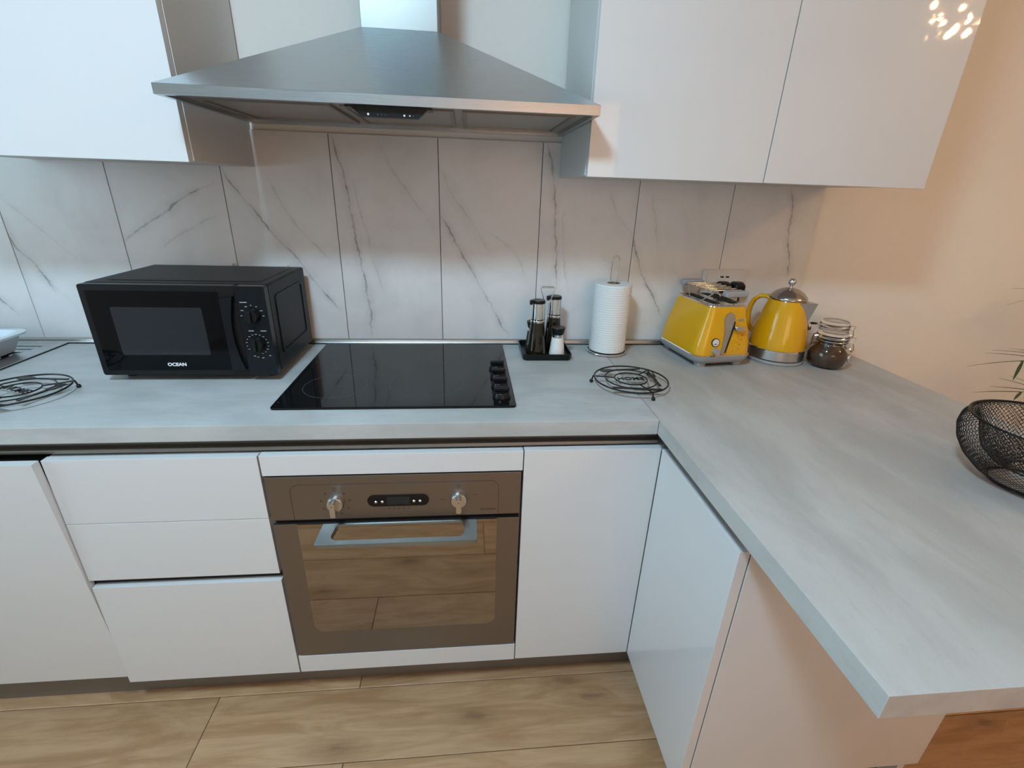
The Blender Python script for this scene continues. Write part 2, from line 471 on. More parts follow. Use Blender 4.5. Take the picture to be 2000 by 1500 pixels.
# warm fill panel added behind the viewer, framed like a window
WX0, WX1, WZ0, WZ1 = 0.15, 1.45, 0.75, 2.15
wn_ = struct(obj('fill_panel_1', prism(BM(), [(WX0, WZ0), (WX1, WZ0), (WX1, WZ1), (WX0, WZ1)], xz, RY0 + 0.0005, RY0 + 0.05, [(WX0 + 0.06, WZ0 + 0.06), (WX1 - 0.06, WZ0 + 0.06), (WX1 - 0.06, WZ1 - 0.06), (WX0 + 0.06, WZ1 - 0.06)]), 'white_plastic', smooth=0), 'warm glowing fill panel added behind the viewer, framed like a window', 'window')
wxm = (WX0 + WX1) / 2
obj('fill_bar', box(BM(), wxm - 0.025, wxm + 0.025, RY0 + 0.006, RY0 + 0.05, WZ0 + 0.0605, WZ1 - 0.0605), 'white_plastic', wn_, smooth=0)
for a, b in ((WX0 + 0.0605, wxm - 0.0255), (wxm + 0.0255, WX1 - 0.0605)):
    obj('fill_pane', box(BM(), a, b, RY0 + 0.012, RY0 + 0.018, WZ0 + 0.0605, WZ1 - 0.0605), 'warm_fill_glow', wn_, smooth=0)

wl_ = struct(obj('fill_panel_2', prism(BM(), [(-1.95, 1.00), (-0.75, 1.00), (-0.75, 2.20), (-1.95, 2.20)], yz, RX0 + 0.0005, RX0 + 0.05, [(-1.89, 1.06), (-0.81, 1.06), (-0.81, 2.14), (-1.89, 2.14)]), 'white_plastic', smooth=0), 'cool glowing fill panel added out of view on the left wall, framed like a window', 'window')  # unseen cool fill panel, added to brighten the left side
obj('fill_bar', box(BM(), RX0 + 0.006, RX0 + 0.05, -1.375, -1.325, 1.0605, 2.1395), 'white_plastic', wl_, smooth=0)
for a, b in ((-1.8895, -1.3755), (-1.3245, -0.8105)):
    obj('fill_pane', box(BM(), RX0 + 0.012, RX0 + 0.018, a, b, 1.0605, 2.1395), 'cool_fill_glow', wl_, smooth=0)

# planks
def plank(x0, x1, y0, y1):
    bm = BM(); g = 0.0009
    hx, hy = (x1 - x0) / 2 - g, (y1 - y0) / 2 - g
    c = 0.0016
    lo = [bm.verts.new((sx * hx, sy * hy, -0.012)) for sx, sy in ((-1, -1), (1, -1), (1, 1), (-1, 1))]
    mi = [bm.verts.new((sx * hx, sy * hy, -c * 0.7)) for sx, sy in ((-1, -1), (1, -1), (1, 1), (-1, 1))]
    hi = [bm.verts.new((sx * (hx - c), sy * (hy - c), 0)) for sx, sy in ((-1, -1), (1, -1), (1, 1), (-1, 1))]
    bm.faces.new(lo[::-1]); bm.faces.new(hi)
    for A, B in ((lo, mi), (mi, hi)):
        for j in range(4): bm.faces.new((A[j], A[(j + 1) % 4], B[(j + 1) % 4], B[j]))
    return bm
PL, PW = 1.38, 0.2
full = None
edges_y = [-0.571 + PW * i for i in range(-16, 4)]
for ri, ya in enumerate(edges_y):
    y0, y1 = max(ya, RY0), min(ya + PW, 0.0)
    if y1 - y0 < 0.02: continue
    i = ri - 16
    start = {0: -0.244, -1: -0.640, -2: -0.245}.get(i, -0.64 + 0.395 * ((i * 7) % 3))
    x = start - PL * 4
    while x < RX1:
        x0, x1 = max(x, RX0), min(x + PL, RX1)
        if x1 - x0 > 0.02:
            if abs(x1 - x0 - PL) < 1e-6 and abs(y1 - y0 - PW) < 1e-6:
                if full is None:
                    full = obj('plank', plank(x0, x1, y0, y1), 'oak', fl, world=False, smooth=0); o = full
                else:
                    o = full.copy(); COL.objects.link(o)
            else:
                o = obj('plank', plank(x0, x1, y0, y1), 'oak', fl, world=False, smooth=0)
            o.parent = fl
            o.location = ((x0 + x1) / 2, (y0 + y1) / 2, 0)
        x += PL

# wall tiles
TS, TZ0, TZ1, TEND = 0.3124, 0.905, 1.527, 1.247
obj('grout', box(BM(), TS * -5, TEND - 0.001, 0.0035, 0.008, TZ0, TZ1 - 0.001), 'grout', wb, smooth=0)
for k in VEINS:
    x0, x1 = TS * k, min(TS * (k + 1), TEND)
    if k == 3: x1 = TEND
    zt = TZ1 if -2 <= k <= 1 else 1.445
    obj('tile', box(BM(), x0 + 0.0010, x1 - 0.0010, 0.0, 0.0075, TZ0, TZ1, 0.0008, 1), 'marble%d' % k, wb, smooth=0)

# wall upstand strip behind the worktop
st = struct(obj('trim_1', prism(BM(), [(-0.0005, 0.9005), (-0.016, 0.9005), (-0.016, 0.9035), (-0.0135, 0.906), (-0.011, 0.9125), (-0.006, 0.9155), (-0.0005, 0.9155)], yz, -2.2, 1.247), 'strip_steel', smooth=25),
            'slim brushed metal upstand strip between worktop and tiles', 'trim')
obj('seal', box(BM(), -2.2, 1.247, -0.0185, -0.0162, 0.9004, 0.9028), 'rubber', st, smooth=0)

# ================================================================== LAMPS
cl = thing('ceiling_light', 'round flat white ceiling light above the kitchen, outside the picture', 'ceiling light', (COOL_POS[0], COOL_POS[1], RZ))
obj('housing', lathe(BM(), [(0.0, 0.0), (0.175, 0.0), (0.175, -0.035), (0.160, -0.035), (0.160, -0.02), (0, -0.02)], (COOL_POS[0], COOL_POS[1], RZ)), 'white_plastic', cl)
obj('diffuser', lathe(BM(), [(0.158, -0.022), (0.158, -0.044), (0.12, -0.050), (0.0, -0.052)], (COOL_POS[0], COOL_POS[1], RZ)), 'lamp_cool', cl)

ch = thing('chandelier', 'crystal chandelier with small warm bulbs, mirrored in the right wall cabinet door', 'chandelier', (WARM_POS[0], WARM_POS[1], RZ))
cx, cy, cz = WARM_POS
obj('canopy', lathe(BM(), [(0.0, RZ), (0.06, RZ), (0.06, RZ - 0.015), (0.012, RZ - 0.03), (0.0, RZ - 0.03)], (cx, cy, 0), 32), 'brass', ch)
obj('rod', tube(BM(), [(cx, cy, RZ - 0.02), (cx, cy, cz - 0.02)], 0.006, 8), 'brass', ch)
for rr, zz in ((0.15, 0.03), (0.24, -0.03)):
    bm = BM(); tube(bm, ring3((cx, cy), rr, 48, cz + zz), 0.006, 6, closed=True)
    for a in range(4):
        t = a * PI / 2 + 0.3
        tube(bm, [(cx, cy, cz + 0.08), (cx + rr * math.cos(t), cy + rr * math.sin(t), cz + zz)], 0.004, 6)
    obj('ring_frame', bm, 'brass', ch)
first = None
for i in range(16):
    a = 2 * PI * i / 16 + 0.1; rr = (0.17, 0.08, 0.13, 0.05)[i % 4]
    if first is None:
        first = obj('bulb', lathe(BM(), [(0, -0.012), (0.007, -0.010), (0.0105, 0.0), (0.007, 0.014), (0, 0.022)], (0, 0, 0), 12), 'lamp_warm', ch, world=False); o = first
    else:
        o = first.copy(); COL.objects.link(o); o.parent = ch
    o.location = (rr * math.cos(a), rr * math.sin(a), cz - RZ + (0.05, -0.02, 0.02, -0.06)[i % 4])
first = None
for i in range(44):
    a = 2 * PI * i / 22; rr = 0.24 if i < 22 else 0.15
    if first is None:
        bm = BM(); lathe(bm, [(0, -0.045), (0.017, 0.0), (0, 0.020)], (0, 0, 0), 6)
        first = obj('crystal', bm, 'glass', ch, world=False, smooth=0); o = first
    else:
        o = first.copy(); COL.objects.link(o); o.parent = ch
    o.location = (rr * math.cos(a), rr * math.sin(a), cz - RZ - (0.075 if i < 22 else 0.03) - 0.015 * (i % 3))
    o.rotation_euler = (0, 0, a * 1.7)

# ================================================================== WORKTOPS
HZ = 0.9
WX = 0.5350
tag(obj('worktop', box(BM(), -2.2, WX - 0.0006, -0.600, -0.0006, HZ - 0.038, HZ, 0.0012, 2), 'worktop', smooth=30),
    'long grey concrete-look worktop carrying the hob and the microwave', 'worktop')
tag(obj('bar_worktop', box(BM(), WX + 0.0006, 1.4066, -1.260, -0.0006, HZ - 0.038, HZ, 0.0012, 2), 'worktop_bar', smooth=30),
    'grey concrete-look breakfast bar worktop running toward the viewer, toaster and bowl on it', 'worktop')

# ================================================================== BASE UNITS
YF = -0.596
def front(name, x0, x1, z0, z1, parent, yf=YF, t=0.019, mat='gloss_white'):
    return obj(name, box(BM(), x0, x1, yf, yf + t, z0, z1, 0.0010, 2), mat, parent, smooth=30)
# unit at the far left: its front stands slightly ajar at the top
t = thing('sink_cabinet', 'white base cabinet at the far left below the draining board, front slightly ajar', 'cabinet', (-1.16, -0.3, 0.10))
obj('body', box(BM(), -1.46, -0.845, -0.553, -0.02, 0.112, 0.80), 'dark_gap', t, smooth=0)  # body coloured near-black to stand in for shade in the gap above the door
obj('door', prism(BM(), [(-0.6160, 0.8195), (-0.5970, 0.8203), (-0.5670, 0.1268), (-0.5860, 0.1260)], yz, -1.46, -0.8428), 'gloss_white', t, smooth=0)
# drawer unit
t = thing('drawer_cabinet', 'white base cabinet with three handleless drawers left of the oven', 'cabinet', (-0.615, -0.3, 0.10))
obj('body', box(BM(), -0.842, -0.391, -0.574, -0.02, 0.112, 0.815), 'carcass_white', t, smooth=0)
obj('shade_strip', box(BM(), -0.842, -0.391, -0.579, -0.5745, 0.44, 0.49), 'dark_gap', t, smooth=0)  # near-black strip painted in for the shade between the drawers
front('drawer', -0.8405, -0.3925, 0.648, 0.8185, t)
front('drawer', -0.8405, -0.3925, 0.478, 0.6465, t)
front('drawer', -0.8405, -0.3925, 0.116, 0.455, t)
# oven housing
t = thing('oven_cabinet', 'white oven housing with narrow strips above and below the oven', 'cabinet', (-0.088, -0.3, 0.10))
bm = BM()
box(bm, -0.3895, -0.3855, -0.572, -0.02, 0.112, 0.815); box(bm, 0.2115, 0.2155, -0.572, -0.02, 0.112, 0.815)
box(bm, -0.3855, 0.2115, -0.572, -0.02, 0.765, 0.815); box(bm, -0.3855, 0.2115, -0.572, -0.02, 0.112, 0.180)
obj('body', bm, 'carcass_white', t, smooth=0)
front('top_strip', -0.3885, 0.2145, 0.7665, 0.8205, t)
front('bottom_strip', -0.3885, 0.2145, 0.1165, 0.1785, t)
# corner unit
t = thing('corner_cabinet', 'white base cabinet door between the oven and the breakfast bar', 'cabinet', (0.385, -0.3, 0.10))
obj('body', box(BM(), 0.2175, 0.585, -0.574, -0.02, 0.112, 0.815), 'carcass_white', t, smooth=0)
front('door', 0.2170, 0.5541, 0.1185, 0.8215, t)
# bar unit
t = thing('bar_cabinet', 'white cabinet carrying the breakfast bar, glossy door facing left and plain end panel', 'cabinet', (0.86, -0.6, 0.0))
obj('body', box(BM(), 0.588, 1.137, -0.934, -0.02, 0.150, 0.8615), 'carcass_white', t, smooth=0)
obj('door', box(BM(), 0.5545, 0.5745, -0.9545, -0.5985, 0.120, 0.8215, 0.001, 2), 'gloss_white', t, smooth=30)
obj('end_panel', box(BM(), 0.5775, 1.1565, -0.9545, -0.9355, 0.147, 0.8615, 0.0006, 1), 'gloss_white', t, smooth=30)
obj('back_panel', box(BM(), 1.1385, 1.1565, -0.9350, -0.02, 0.0005, 0.8615, 0.0006, 1), 'gloss_white', t, smooth=30)
obj('toe_kick', box(BM(), 0.60, 1.1380, -0.90, -0.885, 0.0005, 0.146), 'plinth', t, smooth=0)
obj('toe_kick', box(BM(), 0.60, 0.615, -0.884, -0.56, 0.0005, 0.146), 'plinth', t, smooth=0)
obj('rail', box(BM(), 0.5762, 0.5860, -0.9335, -0.60, 0.79, 0.8615), 'profile', t, smooth=0)
# plinth
tag(obj('plinth_board', box(BM(), -2.2, 0.598, -0.535, -0.520, 0.0005, 0.110), 'plinth', smooth=0),
    'grey-brown plinth board under the base cabinets above the floor', 'plinth')
# grip profile below the worktop
prof = [(-0.5735, 0.8222), (-0.5735, 0.8265), (-0.5725, 0.8305), (-0.5685, 0.8325), (-0.560, 0.8330), (-0.556, 0.836), (-0.553, 0.842), (-0.552, 0.850), (-0.5535, 0.857), (-0.557, 0.8612),
        (-0.545, 0.8615), (-0.540, 0.8615), (-0.540, 0.8222)]
tag(obj('grip_profile', prism(BM(), prof, yz, -2.2, 0.5535), 'profile', smooth=40),
    'dark anodised grip channel running under the front edge of the long worktop', 'profile')

# ================================================================== WALL UNITS
def wall_unit(name, label, x0, x1, splits):
    t = thing(name, label, 'cabinet', ((x0 + x1) / 2, -0.17, 1.43))
    obj('body', box(BM(), x0, x1, -0.335, -0.0008, 1.4305, 2.15, 0.0008, 1), 'carcass_white', t, smooth=0)
    for a, b in zip(splits, splits[1:]):
        obj('door', box(BM(), a + 0.0012, b - 0.0012, -0.3555, -0.3365, 1.4275, 2.15, 0.001, 2), 'gloss_white', t, smooth=30)
    return t
wall_unit('wall_cabinet', 'glossy white wall cabinet left of the extractor hood above the microwave', -1.125, -0.5250, (-1.125, -0.5250))
wall_unit('wall_cabinet', 'glossy white two-door wall cabinet right of the extractor hood above the toaster', 0.3680, 1.2490, (0.3680, 0.8130, 1.2490))

# ================================================================== EXTRACTOR HOOD
t = thing('extractor_hood', 'stainless steel pyramid extractor hood over the hob', 'extractor hood', (-0.077, -0.22, 1.543))
hx0, hx1, hy = -0.5180, 0.3640, -0.4500
hz0, hz1, hz2 = 1.5430, 1.5620, 1.7330
cx0, cx1, cyf = -0.1630, 0.0190, -0.2000
bm = BM()
A = [bm.verts.new(p) for p in ((hx0, hy, hz1), (hx1, hy, hz1), (hx1, -0.001, hz1), (hx0, -0.001, hz1))]
B = [bm.verts.new(p) for p in ((cx0, cyf, hz2), (cx1, cyf, hz2), (cx1, -0.001, hz2), (cx0, -0.001, hz2))]
for j in range(4): bm.faces.new((A[j], A[(j + 1) % 4], B[(j + 1) % 4], B[j]))
bm.faces.new(B); bm.faces.new(A[::-1])
obj('canopy', bm, 'hood_steel', t, smooth=0)
bm = BM()
prism(bm, [(hx0, hy), (hx1, hy), (hx1, -0.001), (hx0, -0.001)], xy, hz0, hz1 - 0.0002,
      [(hx0 + 0.012, hy + 0.012), (hx1 - 0.012, hy + 0.012), (hx1 - 0.012, -0.013), (hx0 + 0.012, -0.013)])
obj('rim', bm, 'rim_steel', t, smooth=0)
bm = BM(); box(bm, cx0 + 0.002, cx1 - 0.002, cyf + 0.002, -0.001, hz2, 2.45, 0.001, 1)
obj('chimney', bm, 'chimney_steel', t, smooth=0)
obj('underside', box(BM(), hx0 + 0.0125, hx1 - 0.0125, hy + 0.0125, -0.0135, 1.5520, 1.5560), 'filter_steel', t, smooth=0)
for a, b in ((-0.475, -0.205), (-0.185, 0.055), (0.075, 0.325)):
    f = obj('grease_filter', box(BM(), a, b, -0.385, -0.075, 1.5490, 1.5518), 'filter_steel', t, smooth=0)
    bm = BM(); w_ = 0.009
    prism(bm, [(a, -0.385), (b, -0.385), (b, -0.075), (a, -0.075)], xy, 1.5455, 1.5489,
          [(a + w_, -0.385 + w_), (b - w_, -0.385 + w_), (b - w_, -0.075 - w_), (a + w_, -0.075 - w_)])
    obj('filter_frame', bm, 'profile', f, smooth=0)
bm = BM()
prism(bm, [(-0.155, 1.5428), (0.007, 1.5428), (-0.016, 1.5225), (-0.131, 1.5225)], xz, -0.4360, -0.4180)
pn = obj('control_panel', bm, 'black_plastic', t, smooth=0)
bm = BM(); box(bm, -0.163, 0.013, -0.437, -0.400, 1.5395, 1.5429); obj('panel_bracket', bm, 'black_plastic', t, smooth=0)
for x, r in ((-0.117, 0.0022), (-0.098, 0.0012), (-0.090, 0.0012), (-0.082, 0.0012), (-0.044, 0.0020), (-0.033, 0.0014), (-0.026, 0.0012)):
    bm = BM(); prism(bm, circle(r, 12, x, 1.5275), xz, -0.4366, -0.4361)
    obj('button', bm, 'print_white' if r > 0.0013 else 'print_grey', pn, smooth=0)

# ================================================================== OVEN
OX0, OX1 = -0.3850, 0.2110
t = thing('built_in_oven', 'stainless steel built-in oven with two knobs and a mirrored glass door', 'oven', (-0.087, -0.35, 0.19))
obj('body', box(BM(), OX0 + 0.012, OX1 - 0.012, -0.570, -0.05, 0.19, 0.755), 'dark_gap', t, smooth=0)
yo = YF - 0.002
cp = obj('control_panel', box(BM(), OX0, OX1, yo, -0.572, 0.6420, 0.7640, 0.0015, 2), 'oven_steel', t, smooth=30)
# engraved outline
def arc(cx, cz, r, a0, a1, n=8): return [(cx + r * math.cos(a0 + (a1 - a0) * i / n), cz + r * math.sin(a0 + (a1 - a0) * i / n)) for i in range(n + 1)]
P = [(-0.333, 0.6425)] + arc(-0.313, 0.7215, 0.020, PI, PI / 2) + arc(0.137, 0.7215, 0.020, PI / 2, 0) + [(0.157, 0.6425)]
obj('outline', tube(BM(), [(x, yo - 0.0001, z) for x, z in P], 0.0006, 6), 'print_dark', cp)
# knobs
def knob(x, z, name='knob'):
    bm = BM()
    c_ = circle(0.0205, 32, x, z)
    lo = [bm.verts.new((a, yo - 0.0002, b)) for a, b in c_]
    m1 = [bm.verts.new((x + (a - x) * 1.0, yo - 0.010, z + (b - z) * 1.0)) for a, b in c_]
    m2 = [bm.verts.new((x + (a - x) * 0.86, yo - 0.0135, z + (b - z) * 0.86)) for a, b in c_]
    for A, B in ((lo, m1), (m1, m2)):
        for j in range(32): bm.faces.new((A[j], A[(j + 1) % 32], B[(j + 1) % 32], B[j]))
    bm.faces.new(m2)
    k = obj(name, bm, 'satin_metal', t, smooth=50)
    bm = BM(); prism(bm, rrect(0.0060, 0.0195, 0.004, 4, x, z), xz, yo - 0.034, yo - 0.0130)
    g = obj('grip', bm, 'satin_metal', k, smooth=40)
    bm = BM(); prism(bm, circle(0.0013, 10, x, z + 0.012), xz, yo - 0.0345, yo - 0.0341)
    obj('pointer', bm, 'print_dark', g if False else k, smooth=0)
    return k
knob(-0.2320, 0.6900); knob(0.0600, 0.6915)
# printed symbols around the knobs
def mark(pts, r=0.0005):
    tube(bm_s, [(x, yo - 0.0002, z) for x, z in pts], r, 5)
bm_s = BM()
for i in range(9):
    if i == 0: continue
    a = PI / 2 + 2 * PI * i / 9
    x, z = -0.232 + 0.0335 * math.cos(a), 0.690 + 0.0335 * math.sin(a)
    if z < 0.652: continue
    prism(bm_s, [(x - 0.003, z - 0.0022), (x + 0.003, z - 0.0022), (x + 0.003, z - 0.0010), (x - 0.003, z - 0.0010)], xz, yo - 0.0004, yo - 0.0001)
    prism(bm_s, [(x - 0.002, z + 0.0006), (x + 0.0015, z + 0.0006), (x + 0.0015, z + 0.002), (x - 0.002, z + 0.002)], xz, yo - 0.0004, yo - 0.0001)
for kx in (-0.232, 0.060):
    mark(circle(0.0042, 18, kx, 0.7265) + [circle(0.0042, 18, kx, 0.7265)[0]], 0.0004)
    prism(bm_s, circle(0.0013, 10, kx, 0.7265), xz, yo - 0.0004, yo - 0.0001)
mark([(0.014, 0.690), (0.019, 0.692), (0.024, 0.689), (0.032, 0.690)]); mark([(0.092, 0.702), (0.098, 0.7015), (0.101, 0.702), (0.107, 0.702)])
obj('symbols', bm_s, 'print_dark', cp, smooth=0, kind='stuff')
# display pod
pod = obj('display_pod', prism(BM(), rrect(0.0730, 0.0160, 0.0158, 8, -0.0850, 0.6920), xz, yo - 0.0016, yo + 0.0005), 'black_glass', cp, smooth=40)
obj('screen', prism(BM(), rrect(0.0270, 0.0110, 0.001, 2, -0.0850, 0.6920), xz, yo - 0.0019, yo - 0.0017), 'mw_window', pod, smooth=0)
for x in (-0.1375, -0.1225, -0.0475, -0.0330):
    obj('button', lathe(BM(), [(0.0036, 0), (0.0036, 0.0025), (0.0024, 0.0038), (0, 0.0041)], (0, 0, 0), 16), 'chrome', pod, world=False).matrix_local = Matrix.Translation(Vector((x, yo - 0.0017, 0.6905)) - wloc(pod)) @ Matrix.Rotation(PI / 2, 4, 'X')
bm = BM()
for i, x in enumerate((-0.108, -0.0965, -0.085, -0.0735, -0.062)):
    tube(bm, [(px, yo - 0.0002, pz) for px, pz in circle(0.0026 if i < 4 else 0.0018, 12, x, 0.668)], 0.0004, 5, closed=True)
obj('symbols', bm, 'print_dark', cp, smooth=0, kind='stuff')
bm = BM()
for i in range(5):
    x = 0.1165 + i * 0.0078
    prism(bm, rrect(0.0030, 0.0022, 0.0008, 2, x, 0.6585), xz, yo - 0.0003, yo - 0.0001, rrect(0.0020, 0.0012, 0.0004, 2, x, 0.6585))
obj('maker_mark', bm, 'print_dark', cp, smooth=0, kind='stuff')
# black slot between panel and door
obj('slot', box(BM(), OX0 + 0.004, OX1 - 0.004, -0.586, -0.5705, 0.6300, 0.6425), 'dark_gap', t, smooth=0)
# door
dr = obj('door', box(BM(), OX0, OX1, yo, -0.572, 0.1850, 0.6300, 0.0015, 2), 'oven_steel', t, smooth=30)
gx0, gx1, gz0, gz1 = -0.3290, 0.1545, 0.2720, 0.6296
G = [(gx0, gz1)] + arc(gx0 + 0.026, gz0 + 0.026, 0.026, PI, 1.5 * PI) + arc(gx1 - 0.026, gz0 + 0.026, 0.026, 1.5 * PI, 2 * PI) + [(gx1, gz1)]
obj('glass_pane', prism(BM(), G, xz, yo - 0.0022, yo + 0.0002), 'oven_mirror', dr, smooth=30)
# handle: a flat loop standing out from the top of the door
dv = Vector((0, -0.052, -0.020)); nv = Vector((0, 0.020, -0.052)).normalized()
base = Vector((0, yo - 0.002, 0.6300))
def hfn(u, v_, d):
    p = base + dv * v_ + nv * d
    return (u, p.y, p.z)
def wid(v_): return -0.2680 - 0.010 * v_
outer = []; inner = []
NO = 7
o_pts = [(wid(0), 0.0), (0.1035, 0.0), (0.1035, 1.0), (wid(1), 1.0)]
def rr_pts(c4, r, ar, n=6):
    out = []
    (x0, v0), (x1, v1), (x2, v2), (x3, v3) = c4
    cs = [(x0 + r, v0 + r * ar, PI, 1.5 * PI), (x1 - r, v1 + r * ar, 1.5 * PI, 2 * PI), (x2 - r, v2 - r * ar, 0, PI / 2), (x3 + r, v3 - r * ar, PI / 2, PI)]
    for cx_, cv_, a0, a1 in cs:
        for i in range(n + 1):
            a = a0 + (a1 - a0) * i / n
            out.append((cx_ + r * math.cos(a), cv_ + r * ar * math.sin(a)))
    return out
AR = 1 / dv.length
outer = rr_pts(o_pts, 0.003, AR); inner = rr_pts([(-0.238, 0.06), (0.075, 0.06), (0.072, 0.80), (-0.243, 0.80)], 0.013, AR)
obj('handle', prism(BM(), outer, hfn, 0.0, 0.0175, inner), 'handle_metal', dr, smooth=35)

# ================================================================== HOB
t = thing('ceramic_hob', 'black glass ceramic hob with four knobs set in the worktop', 'hob', (-0.088, -0.27, HZ))
bx0, bx1, by0, by1 = -0.3784, 0.2016, -0.5246, -0.0200
bm = BM(); loft(bm, [(HZ + 0.0004, (bx1 - bx0) / 2, (by1 - by0) / 2, 0.010, (bx0 + bx1) / 2, (by0 + by1) / 2), (HZ + 0.0045, (bx1 - bx0) / 2, (by1 - by0) / 2, 0.010, (bx0 + bx1) / 2, (by0 + by1) / 2),
                     (HZ + 0.006, (bx1 - bx0) / 2 - 0.002, (by1 - by0) / 2 - 0.002, 0.009, (bx0 + bx1) / 2, (by0 + by1) / 2)])
gl = obj('glass_plate', bm, 'black_glass', t, smooth=40)
for (x, y), r in (((-0.260, -0.392), 0.080), ((-0.026, -0.372), 0.098), ((-0.222, -0.165), 0.098), ((0.0, -0.150), 0.072)):
    bm = BM(); prism(bm, circle(r, 72, x, y), xy, HZ + 0.0060, HZ + 0.00615, circle(r - 0.0013, 72, x, y))
    z_ = obj('cooking_zone', bm, 'print_grey', gl, smooth=0)
    bm = BM()
    for i in range(4): box(bm, x - 0.014 + i * 0.008, x - 0.010 + i * 0.008, y - r + 0.010, y - r + 0.012, HZ + 0.0060, HZ + 0.00615)
    obj('zone_mark', bm, 'print_grey', z_, smooth=0, kind='stuff')
for i, y in enumerate((-0.272, -0.338, -0.404, -0.468)):
    k = obj('knob', lathe(BM(), [(0.0235, 0.0062), (0.0235, 0.010), (0.0205, 0.019), (0.0185, 0.0205), (0, 0.0205)], (0.1690, y, HZ), 36), 'black_plastic', t)
    obj('grip', box(BM(), 0.1490, 0.1890, y - 0.0050, y + 0.0050, HZ + 0.0200, HZ + 0.0330, 0.0035, 3), 'black_plastic', k, smooth=50)
    bm = BM(); box(bm, 0.1295, 0.1345, y - 0.002, y + 0.002, HZ + 0.0060, HZ + 0.0062); box(bm, 0.1365, 0.1405, y - 0.001, y + 0.001, HZ + 0.0060, HZ + 0.0062)
    obj('zone_mark', bm, 'print_grey', gl, smooth=0, kind='stuff')
bm = BM()
for i in range(7): box(bm, 0.125 + i * 0.0075, 0.1305 + i * 0.0075, -0.0520, -0.0480, HZ + 0.0060, HZ + 0.0062)
obj('maker_mark', bm, 'print_grey', gl, smooth=0, kind='stuff')

# ================================================================== MICROWAVE
mx0, mx1, my0, my1, mz0, mz1 = -0.8490, -0.4180, -0.3420, -0.0350, 0.9190, 1.1540
t = thing('microwave_oven', 'black microwave oven with two dials on the worktop left of the hob', 'microwave', (-0.633, -0.19, HZ))
obj('casing', box(BM(), mx0, mx1, my0 + 0.020, my1, mz0, mz1, 0.0060, 3), 'black_paint', t, smooth=40)
bm = BM(); loft(bm, [(mz1 - 0.0005, 0.190, 0.118, 0.02, -0.633, -0.175), (mz1 + 0.0014, 0.187, 0.115, 0.02, -0.633, -0.175)])
obj('top_panel', bm, 'black_paint', t, smooth=30)
bm = BM(); prism(bm, rrect(0.105, 0.080, 0.012, 4, -0.180, 1.040), yz, mx1 - 0.001, mx1 + 0.0022, rrect(0.098, 0.073, 0.010, 4, -0.180, 1.040))
obj('side_ridge', bm, 'black_paint', t, smooth=30)
for x in (mx0 + 0.035, mx1 - 0.035):
    for y in (my0 + 0.05, my1 - 0.03):
        obj('foot', lathe(BM(), [(0.012, 0.0006), (0.014, 0.019), (0, 0.019)], (x, y, HZ), 20), 'rubber', t)
xs_ = -0.4900       # split between door and control panel
def r2(x0, x1, z0, z1, r): return rrect((x1 - x0) / 2, (z1 - z0) / 2, r, 4, (x0 + x1) / 2, (z0 + z1) / 2)
dr = obj('door', prism(BM(), r2(mx0, xs_ - 0.001, mz0, mz1 - 0.001, 0.006), xz, my0, my0 + 0.0195), 'black_plastic', t, smooth=30)
gp = obj('door_glass', prism(BM(), r2(mx0 + 0.014, xs_ - 0.040, mz0 + 0.014, mz1 - 0.016, 0.004), xz, my0 - 0.0012, my0 + 0.0002), 'mw_glass', dr, smooth=30)
obj('window', prism(BM(), r2(-0.788, -0.576, 0.974, 1.098, 0.004), xz, my0 - 0.0016, my0 - 0.0013), 'mw_window', gp, smooth=30)
# curved pull beside the control panel
H = [(xs_ - 0.036, mz1 - 0.030), (xs_ - 0.004, mz1 - 0.026)] + [(xs_ - 0.004 - 0.014 * math.sin(PI * i / 8) , mz1 - 0.026 - (mz1 - 0.026 - mz0 - 0.018) * i / 8) for i in range(1, 8)] + [(xs_ - 0.002, mz0 + 0.018), (xs_ - 0.036, mz0 + 0.018)]
obj('pull', prism(BM(), H, xz, my0 - 0.0120, my0 - 0.0005), 'mw_panel', dr, smooth=40)
pnl = obj('control_panel', prism(BM(), r2(xs_ + 0.001, mx1, mz0, mz1 - 0.001, 0.006), xz, my0 - 0.003, my0 + 0.0195), 'mw_panel', t, smooth=30)
yp = my0 - 0.003
for kx, kz in ((-0.4560, 1.0790), (-0.4560, 1.0040)):
    k = obj('dial', lathe(BM(), [(0.0195, 0), (0.0195, 0.006), (0.0170, 0.014), (0.0155, 0.0155), (0, 0.0155)], (0, 0, 0), 32), 'black_plastic', pnl, world=False)
    k.matrix_local = Matrix.Translation(Vector((kx, yp, kz)) - wloc(pnl)) @ Matrix.Rotation(PI / 2, 4, 'X')
    obj('grip', box(BM(), -0.0035, 0.0035, -0.0155, 0.0155, 0.0150, 0.0225, 0.002, 2), 'black_plastic', k, world=False, smooth=50)
bm = BM()
def dash(x, z, w_, h): box(bm, x - w_ / 2, x + w_ / 2, yp - 0.0003, yp - 0.0001, z - h / 2, z + h / 2)
dash(-0.4730, 1.1130, 0.017, 0.0020); dash(-0.4660, 1.0395, 0.013, 0.0020); dash(-0.4360, 1.0395, 0.014, 0.0020)
for a, w_ in ((150, 0.007), (118, 0.006), (90, 0.003), (62, 0.004), (30, 0.007), (0, 0.005), (180, 0.005)):
    a = math.radians(a); dash(-0.456 + 0.0265 * math.cos(a), 1.079 + 0.0265 * math.sin(a), w_, 0.0016)
for i in range(15):
    a = math.radians(210 - i * 20); dash(-0.456 + 0.0265 * math.cos(a), 1.004 + 0.0265 * math.sin(a), 0.003 if i % 2 else 0.0045, 0.0014)
for x, z in ((-0.468, 0.972), (-0.460, 0.969), (-0.448, 0.967), (-0.430, 0.973)): dash(x, z, 0.005, 0.0018)
obj('printed_marks', bm, 'print_light', pnl, smooth=0, kind='stuff')
